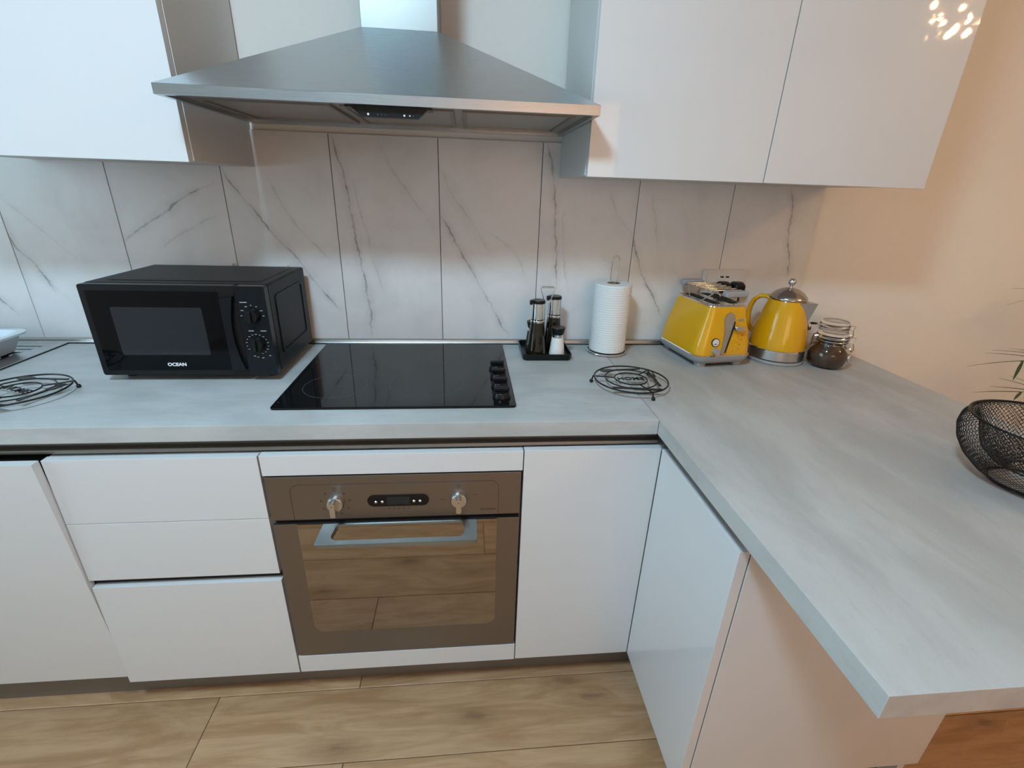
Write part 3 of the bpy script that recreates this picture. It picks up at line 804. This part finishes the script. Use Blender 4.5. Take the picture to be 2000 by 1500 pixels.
text_mesh('lettering', 'OCEAN', 0.0118, 'print_white', dr, (-0.6650, my0 - 0.0016, 0.9480), FACE_CAM, 0.0002, bold=0.0005, stretch=1.12)

# ================================================================== DRAINING BOARD and TUB
t = thing('sink_drainer', 'stainless steel draining board at the left edge of the worktop', 'sink', (-1.6, -0.25, HZ))
pl = obj('plate', box(BM(), -2.10, -1.1720, -0.500, -0.0205, HZ + 0.0012, HZ + 0.0050, 0.0015, 2), 'sink_steel', t, smooth=40)
bm = BM(); prism(bm, [(-2.1025, -0.5025), (-1.1695, -0.5025), (-1.1695, -0.0195), (-2.1025, -0.0195)], xy, HZ + 0.0003, HZ + 0.0030, [(-2.098, -0.498), (-1.174, -0.498), (-1.174, -0.0225), (-2.098, -0.0225)])
obj('seal', bm, 'rubber', t, smooth=0)
for i in range(8):
    obj('drain_rib', box(BM(), -1.62, -1.215 - 0.006 * i, -0.062 - 0.030 * i, -0.050 - 0.030 * i, HZ + 0.0045, HZ + 0.0070, 0.001, 2), 'sink_steel', pl, smooth=40)
bx, by = -1.405, -0.185
bm = BM(); loft(bm, [(HZ + 0.0075, 0.165, 0.072, 0.03, bx, by), (HZ + 0.012, 0.172, 0.078, 0.032, bx, by), (HZ + 0.058, 0.190, 0.092, 0.036, bx, by), (HZ + 0.060, 0.202, 0.103, 0.042, bx, by), (HZ + 0.066, 0.203, 0.104, 0.042, bx, by),
                     (HZ + 0.067, 0.186, 0.088, 0.034, bx, by), (HZ + 0.020, 0.168, 0.074, 0.03, bx, by), (HZ + 0.016, 0.160, 0.068, 0.028, bx, by)])
tag(obj('plastic_tub', bm, 'tub_plastic', smooth=50), 'pale blue-white plastic tub on the draining board', 'tub')

# ================================================================== TRIVETS
def make_trivet(c, rot, label, trot=0.0):
    t = thing('wire_trivet', label, 'trivet', (c[0], c[1], HZ), rot, 'wire trivets')
    zt = 0.0200
    for nm, r in (('outer_ring', 0.100), ('middle_ring', 0.070), ('inner_ring', 0.044)):
        obj(nm, tube(BM(), ring3((0, 0), r, 72, zt), 0.0022 if r > 0.09 else 0.0018, 8, closed=True), 'black_wire', t, world=False)
    for a in (180, 298, 56):
        a = math.radians(a); ca, sa = math.cos(a), math.sin(a)
        s_ = obj('spoke', tube(BM(), [(0.044 * ca, 0.044 * sa, zt), (0.104 * ca, 0.104 * sa, zt)], 0.0018, 8), 'black_wire', t, world=False)
        l_ = obj('leg', tube(BM(), [(0.103 * ca, 0.103 * sa, zt + 0.001), (0.106 * ca, 0.106 * sa, 0.008)], 0.0019, 8), 'black_wire', t, world=False)
        bm = BM(); bmesh.ops.create_uvsphere(bm, u_segments=14, v_segments=10, radius=0.0052)
        bmesh.ops.translate(bm, vec=(0.107 * ca, 0.107 * sa, 0.0054), verts=bm.verts)
        obj('foot_ball', bm, 'black_wire', l_, world=False)
    # flat cut-out cutlery between the rings
    def flat(name, poly, ang, rad):
        bm = BM()
        ca, sa = math.cos(ang), math.sin(ang)
        def fn(u, v_, d):
            x, y = u, v_ - rad
            return (x * ca - y * sa, x * sa + y * ca, d)
        prism(bm, poly, fn, zt - 0.0010, zt + 0.0010)
        return obj(name, bm, 'black_wire', t, world=False, smooth=0)
    knife = [(-0.062, -0.005), (-0.01, -0.004), (0.0, -0.009), (0.055, -0.007), (0.070, 0.003), (0.0, 0.005), (-0.062, 0.005)]
    flat('knife_shape', knife, 0.10, 0.070)
    spoon = [(-0.060, -0.004), (0.02, -0.003), (0.032, -0.010), (0.050, -0.011), (0.062, -0.004), (0.062, 0.004), (0.050, 0.010), (0.032, 0.009), (0.02, 0.003), (-0.060, 0.004)]
    flat('spoon_shape', spoon, math.radians(200), 0.070)
    fork = [(-0.050, -0.004), (0.01, -0.003), (0.02, -0.011), (0.052, -0.012), (0.052, -0.009), (0.032, -0.008), (0.032, -0.005), (0.054, -0.004), (0.054, -0.001), (0.032, 0.0), (0.032, 0.003), (0.054, 0.004), (0.054, 0.007), (0.032, 0.007), (0.02, 0.010), (0.01, 0.003), (-0.050, 0.004)]
    flat('fork_shape', fork, math.radians(100), 0.066)
    text_mesh('lettering', 'HOME', 0.027, 'black_wire', t, (0, 0, zt), Matrix.Rotation(trot, 4, 'Z'), 0.001, world=False, bold=0.0002, stretch=1.0)
    return t
make_trivet((0.5325, -0.3860), math.radians(-13), 'round black wire trivet lying right of the hob', math.radians(13))
make_trivet((-0.9780, -0.4380), math.radians(-24), 'round black wire trivet at the left edge in front of the draining board')

# ================================================================== OIL AND SALT SET
t = thing('cruet_tray', 'black tray with a steel wire carrying handle holding the oil bottles', 'tray', (0.332, -0.108, HZ))
tx, ty = 0.332, -0.108
bm = BM(); loft(bm, [(HZ + 0.0005, 0.074, 0.074, 0.012, tx, ty), (HZ + 0.003, 0.0765, 0.0765, 0.014, tx, ty), (HZ + 0.021, 0.0785, 0.0785, 0.014, tx, ty), (HZ + 0.0215, 0.0755, 0.0755, 0.012, tx, ty), (HZ + 0.0075, 0.0735, 0.0735, 0.011, tx, ty)])
obj('tray', bm, 'black_plastic', t, smooth=40)
hp = [(-0.006, 0.0065), (-0.006, 0.150), (-0.008, 0.165), (-0.022, 0.212), (-0.020, 0.216), (0.020, 0.216), (0.022, 0.212), (0.008, 0.165), (0.006, 0.150), (0.006, 0.0065)]
obj('wire_handle', tube(BM(), [(tx + 0.002 + a, ty, HZ + b) for a, b in hp], 0.0015, 8), 'chrome', t)
obj('handle_grip', tube(BM(), [(tx - 0.017, ty, HZ + 0.2162), (tx + 0.021, ty, HZ + 0.2162)], 0.0028, 10), 'chrome', t)
Z0 = HZ + 0.0080
def bottle(x, y, label):
    t = thing('oil_bottle', label, 'bottle', (x, y, Z0), 0, 'oil bottles in the tray')
    gb = obj('glass_body', lathe(BM(), [(0.0, 0.0), (0.029, 0.0), (0.0310, 0.003), (0.0300, 0.02), (0.0235, 0.085), (0.0215, 0.105), (0.0215, 0.114), (0.0190, 0.116)], (x, y, Z0), 40), 'oil', t)
    obj('neck_ring', lathe(BM(), [(0.0218, 0.106), (0.0224, 0.107), (0.0224, 0.113), (0.0218, 0.114)], (x, y, Z0), 40), 'chrome', gb)
    cap = obj('pourer_cap', lathe(BM(), [(0.0205, 0.1165), (0.0212, 0.117), (0.0212, 0.166), (0.0205, 0.167)], (x, y, Z0), 40), 'chrome', t)
    bm = BM(); lathe(bm, [(0.0216, 0.1655), (0.0220, 0.172), (0.0200, 0.175), (0, 0.1755)], (x, y, Z0), 36)
    box(bm, x - 0.0270, x - 0.0150, y - 0.006, y + 0.006, Z0 + 0.160, Z0 + 0.1745, 0.002, 2)
    obj('spout', bm, 'black_plastic', cap)
    return t
def shaker(x, y, label, fill):
    t = thing('shaker', label, 'shaker', (x, y, Z0))
    obj('body', lathe(BM(), [(0, 0), (0.0225, 0), (0.0245, 0.002), (0.0240, 0.010), (0.0190, 0.055), (0.0185, 0.058), (0, 0.058)], (x, y, Z0), 36), fill, t)
    obj('collar', lathe(BM(), [(0.0170, 0.0585), (0.0172, 0.059), (0.0172, 0.068), (0.0165, 0.0685)], (x, y, Z0), 36), 'chrome', t)
    obj('lid', lathe(BM(), [(0, 0.0690), (0.0175, 0.0690), (0.0195, 0.074), (0.0225, 0.089), (0.0215, 0.0905), (0, 0.0905)], (x, y, Z0), 36), 'black_plastic', t)
bottle(0.3015, -0.1400, 'dark oil bottle with steel pourer at the front left of the tray')
bottle(0.3640, -0.0760, 'dark oil bottle with steel pourer at the back right of the tray')
shaker(0.3680, -0.1440, 'white salt shaker with black lid at the front of the tray', 'salt')
shaker(0.2990, -0.0740, 'dark pepper shaker with black lid half hidden behind the front oil bottle', 'pepper')

# ================================================================== PAPER TOWEL
px, py = 0.5480, -0.0860
t = thing('paper_towel_holder', 'chrome wire paper towel holder with ring base and loop handle', 'towel holder', (px, py, HZ))
bm = BM(); tube(bm, ring3((px, py), 0.0640, 64, HZ + 0.0035), 0.0030, 8, closed=True)
obj('base_ring', bm, 'chrome', t)
obj('cross_bar', tube(BM(), [(px - 0.064, py, HZ + 0.0040), (px + 0.064, py, HZ + 0.0040)], 0.0024, 8), 'chrome', t)
lp = [(px - 0.0105, py, HZ + 0.004), (px - 0.0105, py, HZ + 0.285)] + [(px - 0.0115 * math.cos(PI * i / 10), py, HZ + 0.296 + 0.0155 * math.sin(PI * i / 10)) for i in range(11)] + [(px + 0.0105, py, HZ + 0.285), (px + 0.0105, py, HZ + 0.004)]
obj('loop_rod', tube(BM(), lp, 0.0022, 10), 'chrome', t)
t = thing('paper_towel_roll', 'white embossed paper towel roll on the chrome holder', 'paper towel', (px, py, HZ + 0.008))
rb = [(0.0215, 0.0085), (0.056, 0.0085), (0.0585, 0.010), (0.0590, 0.02), (0.0590, 0.222), (0.0575, 0.2275), (0.055, 0.2285), (0.0215, 0.2285)]
obj('sheets', lathe(BM(), rb + [rb[0]], (px, py, HZ), 64), 'paper', t, smooth=50)
cc = [(0.0185, 0.0085), (0.0212, 0.0085), (0.0212, 0.2287), (0.0185, 0.2287)]
obj('core', lathe(BM(), cc + [cc[0]], (px, py, HZ), 40), 'card', t)

# ================================================================== TOASTER
t = thing('toaster', 'yellow toaster with chrome trim and a wire bun rack on top', 'toaster', (0.8570, -0.1320, HZ), math.radians(8))
t.scale = (1.045, 1.045, 1.0)
HX, HY = 0.0930, 0.1130
def L(name, bm, mat, parent=None, smooth=40): return obj(name, bm, mat, parent or t, world=False, smooth=smooth)
for sx in (-1, 1):
    for sy in (-1, 1):
        L('foot', loft(BM(), [(0.0006, 0.012, 0.012, 0.004, sx * 0.060, sy * 0.085), (0.016, 0.015, 0.015, 0.005, sx * 0.060, sy * 0.085)], 3), 'grey_plastic')
L('base', loft(BM(), [(0.0115, 0.076, 0.098, 0.028), (0.016, 0.086, 0.108, 0.032), (0.026, 0.0945, 0.1145, 0.034), (0.0375, 0.0965, 0.1165, 0.034)]), 'grey_plastic')
L('trim_band', loft(BM(), [(0.0376, 0.0965, 0.1165, 0.034), (0.0395, 0.0970, 0.1170, 0.034), (0.0420, 0.0945, 0.1145, 0.033)]), 'chrome')
body = L('body', loft(BM(), [(0.0421, 0.0925, 0.1125, 0.030), (0.075, 0.0890, 0.1105, 0.029), (0.115, 0.0800, 0.1060, 0.026), (0.155, 0.0690, 0.0990, 0.022), (0.182, 0.0625, 0.0945, 0.018), (0.187, 0.0605, 0.0925, 0.016)], 6), 'yellow')
top = L('top_plate', loft(BM(), [(0.1871, 0.0615, 0.0935, 0.016), (0.1905, 0.0610, 0.0930, 0.016), (0.1925, 0.0580, 0.0900, 0.014)]), 'chrome')
for sx in (-1, 1):
    L('slot', loft(BM(), [(0.1926, 0.0135, 0.074, 0.005, sx * 0.028, 0.004), (0.1932, 0.0135, 0.074, 0.005, sx * 0.028, 0.004)], 3), 'dark_gap', top, 0)
# front face frame: sloping plane; f(u, v) gives a point on the face, u along x, v up
def fy(z): 
    T = [(0.0421, 0.1125), (0.075, 0.1105), (0.115, 0.1060), (0.155, 0.0990), (0.182, 0.0945)]
    for (a, ya), (b, yb) in zip(T, T[1:]):
        if z <= b: return -(ya + (yb - ya) * (z - a) / (b - a))
    return -T[-1][1]
def ff(u, v_, d): return (u, fy(v_) - d, v_)
plate = [(-0.016, 0.046), (-0.007, 0.046), (0.010, 0.115), (0.019, 0.148), (0.016, 0.163), (0.004, 0.172), (-0.010, 0.166), (-0.016, 0.150), (-0.012, 0.110)]
lp_ = L('lever_plate', prism(BM(), plate, ff, -0.001, 0.0030), 'lever_metal', body, 30)
slot = [(-0.0060, 0.050), (-0.0015, 0.050), (0.0140, 0.118), (0.0195, 0.142), (0.0165, 0.146), (0.0090, 0.118)]
L('lever_slot', prism(BM(), slot, ff, 0.0031, 0.0036), 'dark_gap', lp_, 0)
L('lever', prism(BM(), rrect(0.0135, 0.0065, 0.004, 4, 0.0290, 0.126), ff, 0.0040, 0.0180), 'chrome', body, 40)
dl = L('gauge', prism(BM(), circle(0.0130, 32, -0.0390, 0.0830), ff, 0.0, 0.0030), 'print_dark', body, 30)
L('gauge_face', prism(BM(), circle(0.0108, 32, -0.0390, 0.0830), ff, 0.0031, 0.0035), 'white_plastic', dl, 0)
L('gauge_hand', prism(BM(), [(-0.046, 0.0790), (-0.044, 0.0775), (-0.036, 0.0775), (-0.036, 0.0800)], ff, 0.0036, 0.0040), 'print_dark', dl, 0)
L('browning_knob', prism(BM(), circle(0.0095, 24, -0.0360, 0.0560), ff, 0.0, 0.0140), 'grey_plastic', body, 40)
for i in range(4):
    L('button', prism(BM(), circle(0.0058, 20, 0.0310 + 0.0035 * i - 0.004, 0.0580 + 0.0145 * i), ff, 0.0, 0.0022), 'yellow', body, 30)
    L('button_mark', prism(BM(), circle(0.0013, 10, 0.0430 + 0.0030 * i - 0.003, 0.0590 + 0.0145 * i), ff, 0.0, 0.0008), 'print_dark', body, 0)
L('maker_mark', prism(BM(), rrect(0.0090, 0.0042, 0.004, 5, 0.0400, 0.1480), ff, -0.0002, 0.0010), 'satin_metal', body, 30)
# bun rack
rk = L('bun_rack', BM(), 'chrome')
bm = BM()
zr = 0.2300
for i in range(6):
    y = -0.060 + 0.024 * i
    tube(bm, [(-0.052, y, zr), (0.052, y, zr)], 0.0019, 6)
tube(bm, [(-0.040, -0.088, zr - 0.003), (-0.040, 0.088, zr - 0.003)], 0.0016, 6); tube(bm, [(0.040, -0.088, zr - 0.003), (0.040, 0.088, zr - 0.003)], 0.0016, 6)
for sx in (-1, 1):
    tube(bm, [(sx * 0.040, -0.070, zr - 0.003), (sx * 0.054, -0.030, 0.1935)], 0.0017, 6); tube(bm, [(sx * 0.040, 0.070, zr - 0.003), (sx * 0.054, 0.030, 0.1935)], 0.0017, 6)
bm.to_mesh(rk.data); bm.free()
for p in rk.data.polygons: p.use_smooth = True
for sy in (-1, 1):
    bm = BM(); box(bm, -0.036 + (0.006 if sy < 0 else -0.010), 0.036 + (0.006 if sy < 0 else -0.010), sy * 0.096 - 0.012, sy * 0.096 + 0.012, zr - 0.012, zr + 0.006, 0.005, 3)
    L('rack_handle', bm, 'grey_plastic', rk, 50)

# ================================================================== KETTLE
kx, ky = 1.1000, -0.1560
t = thing('kettle', 'yellow kettle with steel lid and spout between the toaster and the jars', 'kettle', (kx, ky, HZ), math.radians(-50))
L('power_base', lathe(BM(), [(0, 0.0006), (0.086, 0.0006), (0.088, 0.004), (0.086, 0.010), (0, 0.0105)]), 'grey_plastic')
L('skirt', lathe(BM(), [(0, 0.0108), (0.080, 0.0108), (0.085, 0.014), (0.0845, 0.040), (0.0835, 0.0425), (0, 0.0425)], seg=64), 'satin_metal')
L('trim_band', lathe(BM(), [(0.0836, 0.0400), (0.0856, 0.0412), (0.0856, 0.0452), (0.0836, 0.0465)], seg=64), 'chrome')
body = L('body', lathe(BM(), [(0.0, 0.0428), (0.0825, 0.0428), (0.0832, 0.055), (0.0815, 0.075), (0.0765, 0.105), (0.0690, 0.140), (0.0600, 0.175), (0.0530, 0.196), (0.0515, 0.199), (0, 0.199)], seg=64), 'yellow', None, 50)
lid = L('lid', lathe(BM(), [(0.0535, 0.1980), (0.0550, 0.200), (0.0550, 0.205), (0.0500, 0.212), (0.0400, 0.222), (0.0260, 0.230), (0.0120, 0.2340), (0, 0.2345)], seg=64), 'lid_metal', None, 50)
bm = BM(); tube(bm, [(0, 0, 0.233), (0, 0, 0.243)], 0.0050, 12); bmesh.ops.create_uvsphere(bm, u_segments=20, v_segments=14, radius=0.0115, matrix=Matrix.Translation((0, 0, 0.252)))
L('lid_knob', bm, 'satin_metal', lid, 60)
# spout towards +x of the kettle
bm = BM()
A = [(0.044, -0.032, 0.196), (0.086, 0.0, 0.198), (0.044, 0.032, 0.196), (0.069, 0.0, 0.128)]
V_ = [bm.verts.new(p) for p in A]
bm.faces.new((V_[0], V_[1], V_[3])); bm.faces.new((V_[1], V_[2], V_[3])); bm.faces.new((V_[0], V_[2], V_[1])); bm.faces.new((V_[0], V_[3], V_[2]))
L('spout', bm, 'satin_metal', body, 0)
# handle on the other side
hp = [(-0.046, 0, 0.188), (-0.060, 0, 0.198), (-0.082, 0, 0.196), (-0.098, 0, 0.182), (-0.106, 0, 0.160), (-0.108, 0, 0.135), (-0.104, 0, 0.110), (-0.094, 0, 0.088), (-0.078, 0, 0.075)]
bm = BM()
rings = []
for i, p in enumerate(hp):
    p = Vector(p); d = (Vector(hp[min(i + 1, len(hp) - 1)]) - Vector(hp[max(i - 1, 0)])).normalized()
    a = Vector((0, 1, 0)); b = d.cross(a).normalized()
    rings.append([bm.verts.new(p + a * 0.0125 * math.cos(q_) + b * 0.0075 * math.sin(q_)) for q_ in [2 * PI * j / 16 for j in range(16)]])
for A, B in zip(rings, rings[1:]):
    for j in range(16): bm.faces.new((A[j], A[(j + 1) % 16], B[(j + 1) % 16], B[j]))
bm.faces.new(rings[0][::-1]); bm.faces.new(rings[-1])
L('handle', bm, 'yellow', body, 60)
g = L('gauge_ring', tube(BM(), [(0.0575, 0.0575, 0.112), (0.0630, 0.0630, 0.114)], 0.015, 20), 'chrome', body, 40)
L('switch', tube(BM(), [(0.052, 0.060, 0.118), (0.068, 0.078, 0.121), (0.078, 0.090, 0.120)], [0.003, 0.004, 0.003], 10), 'black_plastic', body, 60)

# ================================================================== JARS
def jar(x, y, rot, label, fill_h, tagring):
    t = thing('clip_top_jar', label, 'jar', (x, y, HZ), rot, 'clip top glass jars')
    outer = [(0.0, 0.0006), (0.043, 0.0006), (0.0500, 0.004), (0.0565, 0.018), (0.0580, 0.034), (0.0560, 0.050), (0.0490, 0.064), (0.0425, 0.072), (0.0420, 0.076), (0.0450, 0.078), (0.0450, 0.083), (0.0420, 0.085), (0.0420, 0.092)]
    inner = [(0.0385, 0.092), (0.0385, 0.072), (0.0455, 0.062), (0.0525, 0.049), (0.0545, 0.034), (0.0530, 0.019), (0.0470, 0.0065), (0, 0.0050)]
    L('glass_body', lathe(BM(), outer + inner, seg=56), 'glass', t, 50)
    if fill_h:
        pr = [(0, 0.0056), (0.0468, 0.0072), (0.0527, 0.0195), (0.0542, 0.034), (0.0522, 0.0488), (0.0452, 0.0615)]
        L('contents', lathe(BM(), [p for p in pr if p[1] < fill_h] + [(0.0440, fill_h), (0.02, fill_h + 0.003), (0, fill_h + 0.002)], seg=48), 'coffee', t, 50)
    L('gasket', lathe(BM(), [(0.0390, 0.0922), (0.0450, 0.0922), (0.0450, 0.0945), (0.0390, 0.0945)] + [(0.0390, 0.0922)], seg=48), 'rubber', t, 30)
    lid = L('lid', lathe(BM(), [(0.0, 0.0950), (0.0445, 0.0950), (0.0460, 0.098), (0.0460, 0.103), (0.0430, 0.105), (0.0400, 0.113), (0.0380, 0.1145), (0.0, 0.1145)], seg=56), 'glass', t, 50)
    L('lid_band', tube(BM(), ring3((0, 0), 0.0470, 48, 0.1005), 0.0014, 6, closed=True), 'chrome', lid)
    L('neck_band', tube(BM(), ring3((0, 0), 0.0435, 48, 0.0865), 0.0014, 6, closed=True), 'chrome', t)
    L('hinge', tube(BM(), [(-0.0470, -0.012, 0.1005), (-0.0545, -0.010, 0.098), (-0.0560, 0, 0.093), (-0.0545, 0.010, 0.098), (-0.0470, 0.012, 0.1005)], 0.0014, 6), 'chrome', t)
    bm = BM()
    tube(bm, [(0.0430, -0.016, 0.0865), (0.0560, -0.016, 0.084), (0.0600, -0.015, 0.100), (0.0480, -0.014, 0.1010)], 0.0014, 6)
    tube(bm, [(0.0430, 0.016, 0.0865), (0.0560, 0.016, 0.084), (0.0600, 0.015, 0.100), (0.0480, 0.014, 0.1010)], 0.0014, 6)
    tube(bm, [(0.0560, -0.016, 0.084), (0.0625, -0.013, 0.062), (0.0640, 0.0, 0.050), (0.0625, 0.013, 0.062), (0.0560, 0.016, 0.084)], 0.0014, 6)
    L('clip', bm, 'chrome', t)
    if tagring:
        bm = BM()
        a0 = math.radians(-28); n = Vector((math.cos(a0), math.sin(a0), 0)); u = Vector((-math.sin(a0), math.cos(a0), 0))
        c0 = n * 0.0585 + Vector((0, 0, 0.040))
        tube(bm, [c0 + u * 0.0125 * math.cos(2 * PI * i / 32) + Vector((0, 0, 0.0125 * math.sin(2 * PI * i / 32))) - n * 0.0014 * (math.cos(2 * PI * i / 32) ** 2) for i in range(32)], 0.0016, 8, closed=True)
        L('embossed_ring', bm, 'chrome', t)
jar(1.2300, -0.2270, math.radians(-18), 'round clip-top glass jar of brown coffee right of the kettle', 0.058, True)
jar(1.3380, -0.0960, math.radians(-10), 'clear clip-top glass jar half hidden behind the coffee jar', 0, False)

# ================================================================== SOCKETS AND PLUGS
def socket(x0, x1, z0, z1, label, usb=False):
    t = thing('wall_socket', label, 'socket', ((x0 + x1) / 2, 0, (z0 + z1) / 2), 0, 'white wall sockets')
    obj('plate', box(BM(), x0, x1, -0.0095, -0.0004, z0, z1, 0.0035, 3), 'white_plastic', t, smooth=50)
    f = obj('insert', box(BM(), x0 + 0.014, x1 - 0.014, -0.0125, -0.0096, z0 + 0.010, z1 - 0.010, 0.0012, 2), 'white_plastic', t, smooth=50)
    if usb:
        for xx in (x0 + 0.066, x0 + 0.085):
            obj('usb_port', box(BM(), xx - 0.006, xx + 0.006, -0.0128, -0.0120, z1 - 0.027, z1 - 0.0215), 'dark_gap', f, smooth=0)
    return t
socket(0.8800, 1.0320, 1.0830, 1.1650, 'white wall socket with two usb ports above the toaster', True)
socket(-0.7840, -0.6360, 1.0750, 1.1560, 'white wall socket peeking out above the left half of the microwave')
socket(-0.6160, -0.4720, 1.0750, 1.1545, 'white wall socket peeking out above the right half of the microwave')
for x, lab in ((0.9500, 'black power plug in the wall socket, the one nearer the bun rack'), (1.0000, 'black power plug in the wall socket, the one nearer the kettle')):
    t = thing('power_plug', lab, 'plug', (x, -0.0128, 1.108), 0, 'black power plugs')
    bm = BM(); loft(bm, [(0.0002, 0.022, 0.019, 0.012), (0.014, 0.023, 0.020, 0.013), (0.030, 0.019, 0.016, 0.011), (0.036, 0.012, 0.010, 0.007)], 5)
    o = obj('plug_body', bm, 'black_plastic', t, world=False, smooth=50); o.rotation_euler = (PI / 2, 0, 0)
    o2 = obj('cord', tube(BM(), [(0, -0.024, -0.015), (0.002, -0.030, -0.035), (0.006, -0.026, -0.070), (0.010, -0.022, -0.110), (0.012, -0.020, -0.150), (0.012, -0.028, -0.186), (0.012, -0.050, -0.2030)], 0.0032, 8), 'rubber', t, world=False)

# ================================================================== MESH BOWL
bcx, bcy = 1.1500, -0.8950
t = thing('mesh_bowl', 'black wire mesh bowl at the right edge of the breakfast bar', 'bowl', (bcx, bcy, HZ))
prof = [(0.060, 0.004), (0.085, 0.018), (0.108, 0.040), (0.124, 0.066), (0.131, 0.092), (0.129, 0.112), (0.121, 0.124), (0.110, 0.122), (0.102, 0.108), (0.096, 0.085), (0.086, 0.060), (0.066, 0.040), (0.036, 0.030)]
def sample(prof, n):
    P = [Vector((a, b)) for a, b in prof]; L_ = [0]
    for a, b in zip(P, P[1:]): L_.append(L_[-1] + (b - a).length)
    out = []
    for i in range(n):
        s = L_[-1] * i / (n - 1)
        for k in range(len(P) - 1):
            if s <= L_[k + 1] + 1e-9:
                f = (s - L_[k]) / (L_[k + 1] - L_[k]); out.append(P[k].lerp(P[k + 1], f)); break
    return out
def net(name, prof, nrow, nseg, thick, parent):
    rows = sample(prof, nrow); bm = BM(); R_ = []
    for i, p in enumerate(rows):
        off = 0.5 * (i % 2)
        R_.append([bm.verts.new((p.x * math.cos(2 * PI * (j + off) / nseg), p.x * math.sin(2 * PI * (j + off) / nseg), p.y)) for j in range(nseg)])
    for i in range(1, nrow - 1):
        for j in range(nseg):
            if i % 2: quad = (R_[i][j - 1], R_[i - 1][j], R_[i][j], R_[i + 1][j])
            else: quad = (R_[i][j], R_[i - 1][j], R_[i][(j + 1) % nseg], R_[i + 1][j])
            bm.faces.new(quad)
    me = bpy.data.meshes.new(name); bm.to_mesh(me); bm.free()
    o = bpy.data.objects.new(name, me); COL.objects.link(o); o.parent = parent
    md = o.modifiers.new('wire', 'WIREFRAME'); md.thickness = thick; md.use_even_offset = False; md.use_replace = True
    me.materials.append(MATS['black_wire'])
    return o
net('mesh_wall', prof, 63, 84, 0.0013, t)
L('rim_wire', tube(BM(), [(0.1215 * math.cos(2 * PI * i / 72), 0.1215 * math.sin(2 * PI * i / 72), 0.1250) for i in range(72)], 0.0020, 8, closed=True), 'black_wire', t)
L('base_wire', tube(BM(), ring3((0, 0), 0.060, 60, 0.0028), 0.0022, 8, closed=True), 'black_wire', t)

# ================================================================== PALM behind the bar
t = thing('potted_palm', 'green palm plant beyond the bar, leaf tips at the right edge', 'plant', (2.30, -0.36, 0.0))
obj('pot', lathe(BM(), [(0, 0.001), (0.115, 0.001), (0.12, 0.006), (0.150, 0.27), (0.150, 0.285), (0.138, 0.285), (0.134, 0.25), (0, 0.25)], (2.30, -0.36, 0), 40), 'pot', t, smooth=50)
obj('soil', lathe(BM(), [(0.133, 0.2505), (0.07, 0.258), (0, 0.262)], (2.30, -0.36, 0), 30), 'soil', t)
def frond(pts, leaf_len, n, droop):
    P = [Vector(p) for p in pts]
    def bez(s):
        a = [P[i].lerp(P[i + 1], s) for i in range(3)]; b = [a[i].lerp(a[i + 1], s) for i in range(2)]
        return b[0].lerp(b[1], s)
    st_ = obj('frond_stem', tube(BM(), [bez(i / 18) for i in range(19)], [0.0045 - 0.0035 * i / 18 for i in range(19)], 6), 'stem', t)
    for i in range(n):
        s = 0.42 + 0.57 * i / (n - 1)
        p = bez(s); d = (bez(min(1, s + 0.02)) - bez(s - 0.02)).normalized()
        side = d.cross(Vector((0, 0, 1))).normalized()
        up = side.cross(d)
        for sg in (-1, 1):
            ll = leaf_len * (1.0 - 0.55 * abs(s - 0.6)) * random.uniform(0.85, 1.1)
            dirv = (d * 0.75 + side * sg * 0.62 + up * random.uniform(-0.1, 0.25)).normalized()
            wv_ = dirv.cross(Vector((0, 0, 1))).normalized()
            bm = BM(); rows = []
            for k in range(6):
                f = k / 5; c_ = p + dirv * ll * f + Vector((0, 0, -droop * ll * f * f))
                w_ = 0.0042 * (math.sin(PI * min(1, 0.12 + f * 0.88)) ** 0.8) + 0.0002
                rows.append((bm.verts.new(c_ + wv_ * w_), bm.verts.new(c_ + Vector((0, 0, 0.0018 * (1 - f)))), bm.verts.new(c_ - wv_ * w_), bm.verts.new(c_ - Vector((0, 0, 0.0006)))))
            for A, B in zip(rows, rows[1:]):
                for j in range(4): bm.faces.new((A[j], A[(j + 1) % 4], B[(j + 1) % 4], B[j]))
            obj('leaflet', bm, 'leaf', st_, smooth=60)
frond([(2.29, -0.36, 0.26), (2.26, -0.34, 0.80), (2.18, -0.28, 1.02), (1.90, -0.25, 0.92)], 0.15, 13, 0.12)
frond([(2.30, -0.35, 0.26), (2.28, -0.33, 0.66), (2.20, -0.26, 0.86), (1.98, -0.23, 0.80)], 0.14, 12, 0.10)
frond([(2.31, -0.35, 0.26), (2.30, -0.33, 0.95), (2.26, -0.24, 1.22), (2.05, -0.15, 1.12)], 0.17, 12, 0.15)
frond([(2.31, -0.37, 0.26), (2.36, -0.40, 0.85), (2.48, -0.42, 1.15), (2.70, -0.46, 1.02)], 0.17, 11, 0.15)
frond([(2.30, -0.37, 0.26), (2.32, -0.46, 0.82), (2.36, -0.60, 1.05), (2.42, -0.78, 0.92)], 0.17, 11, 0.15)
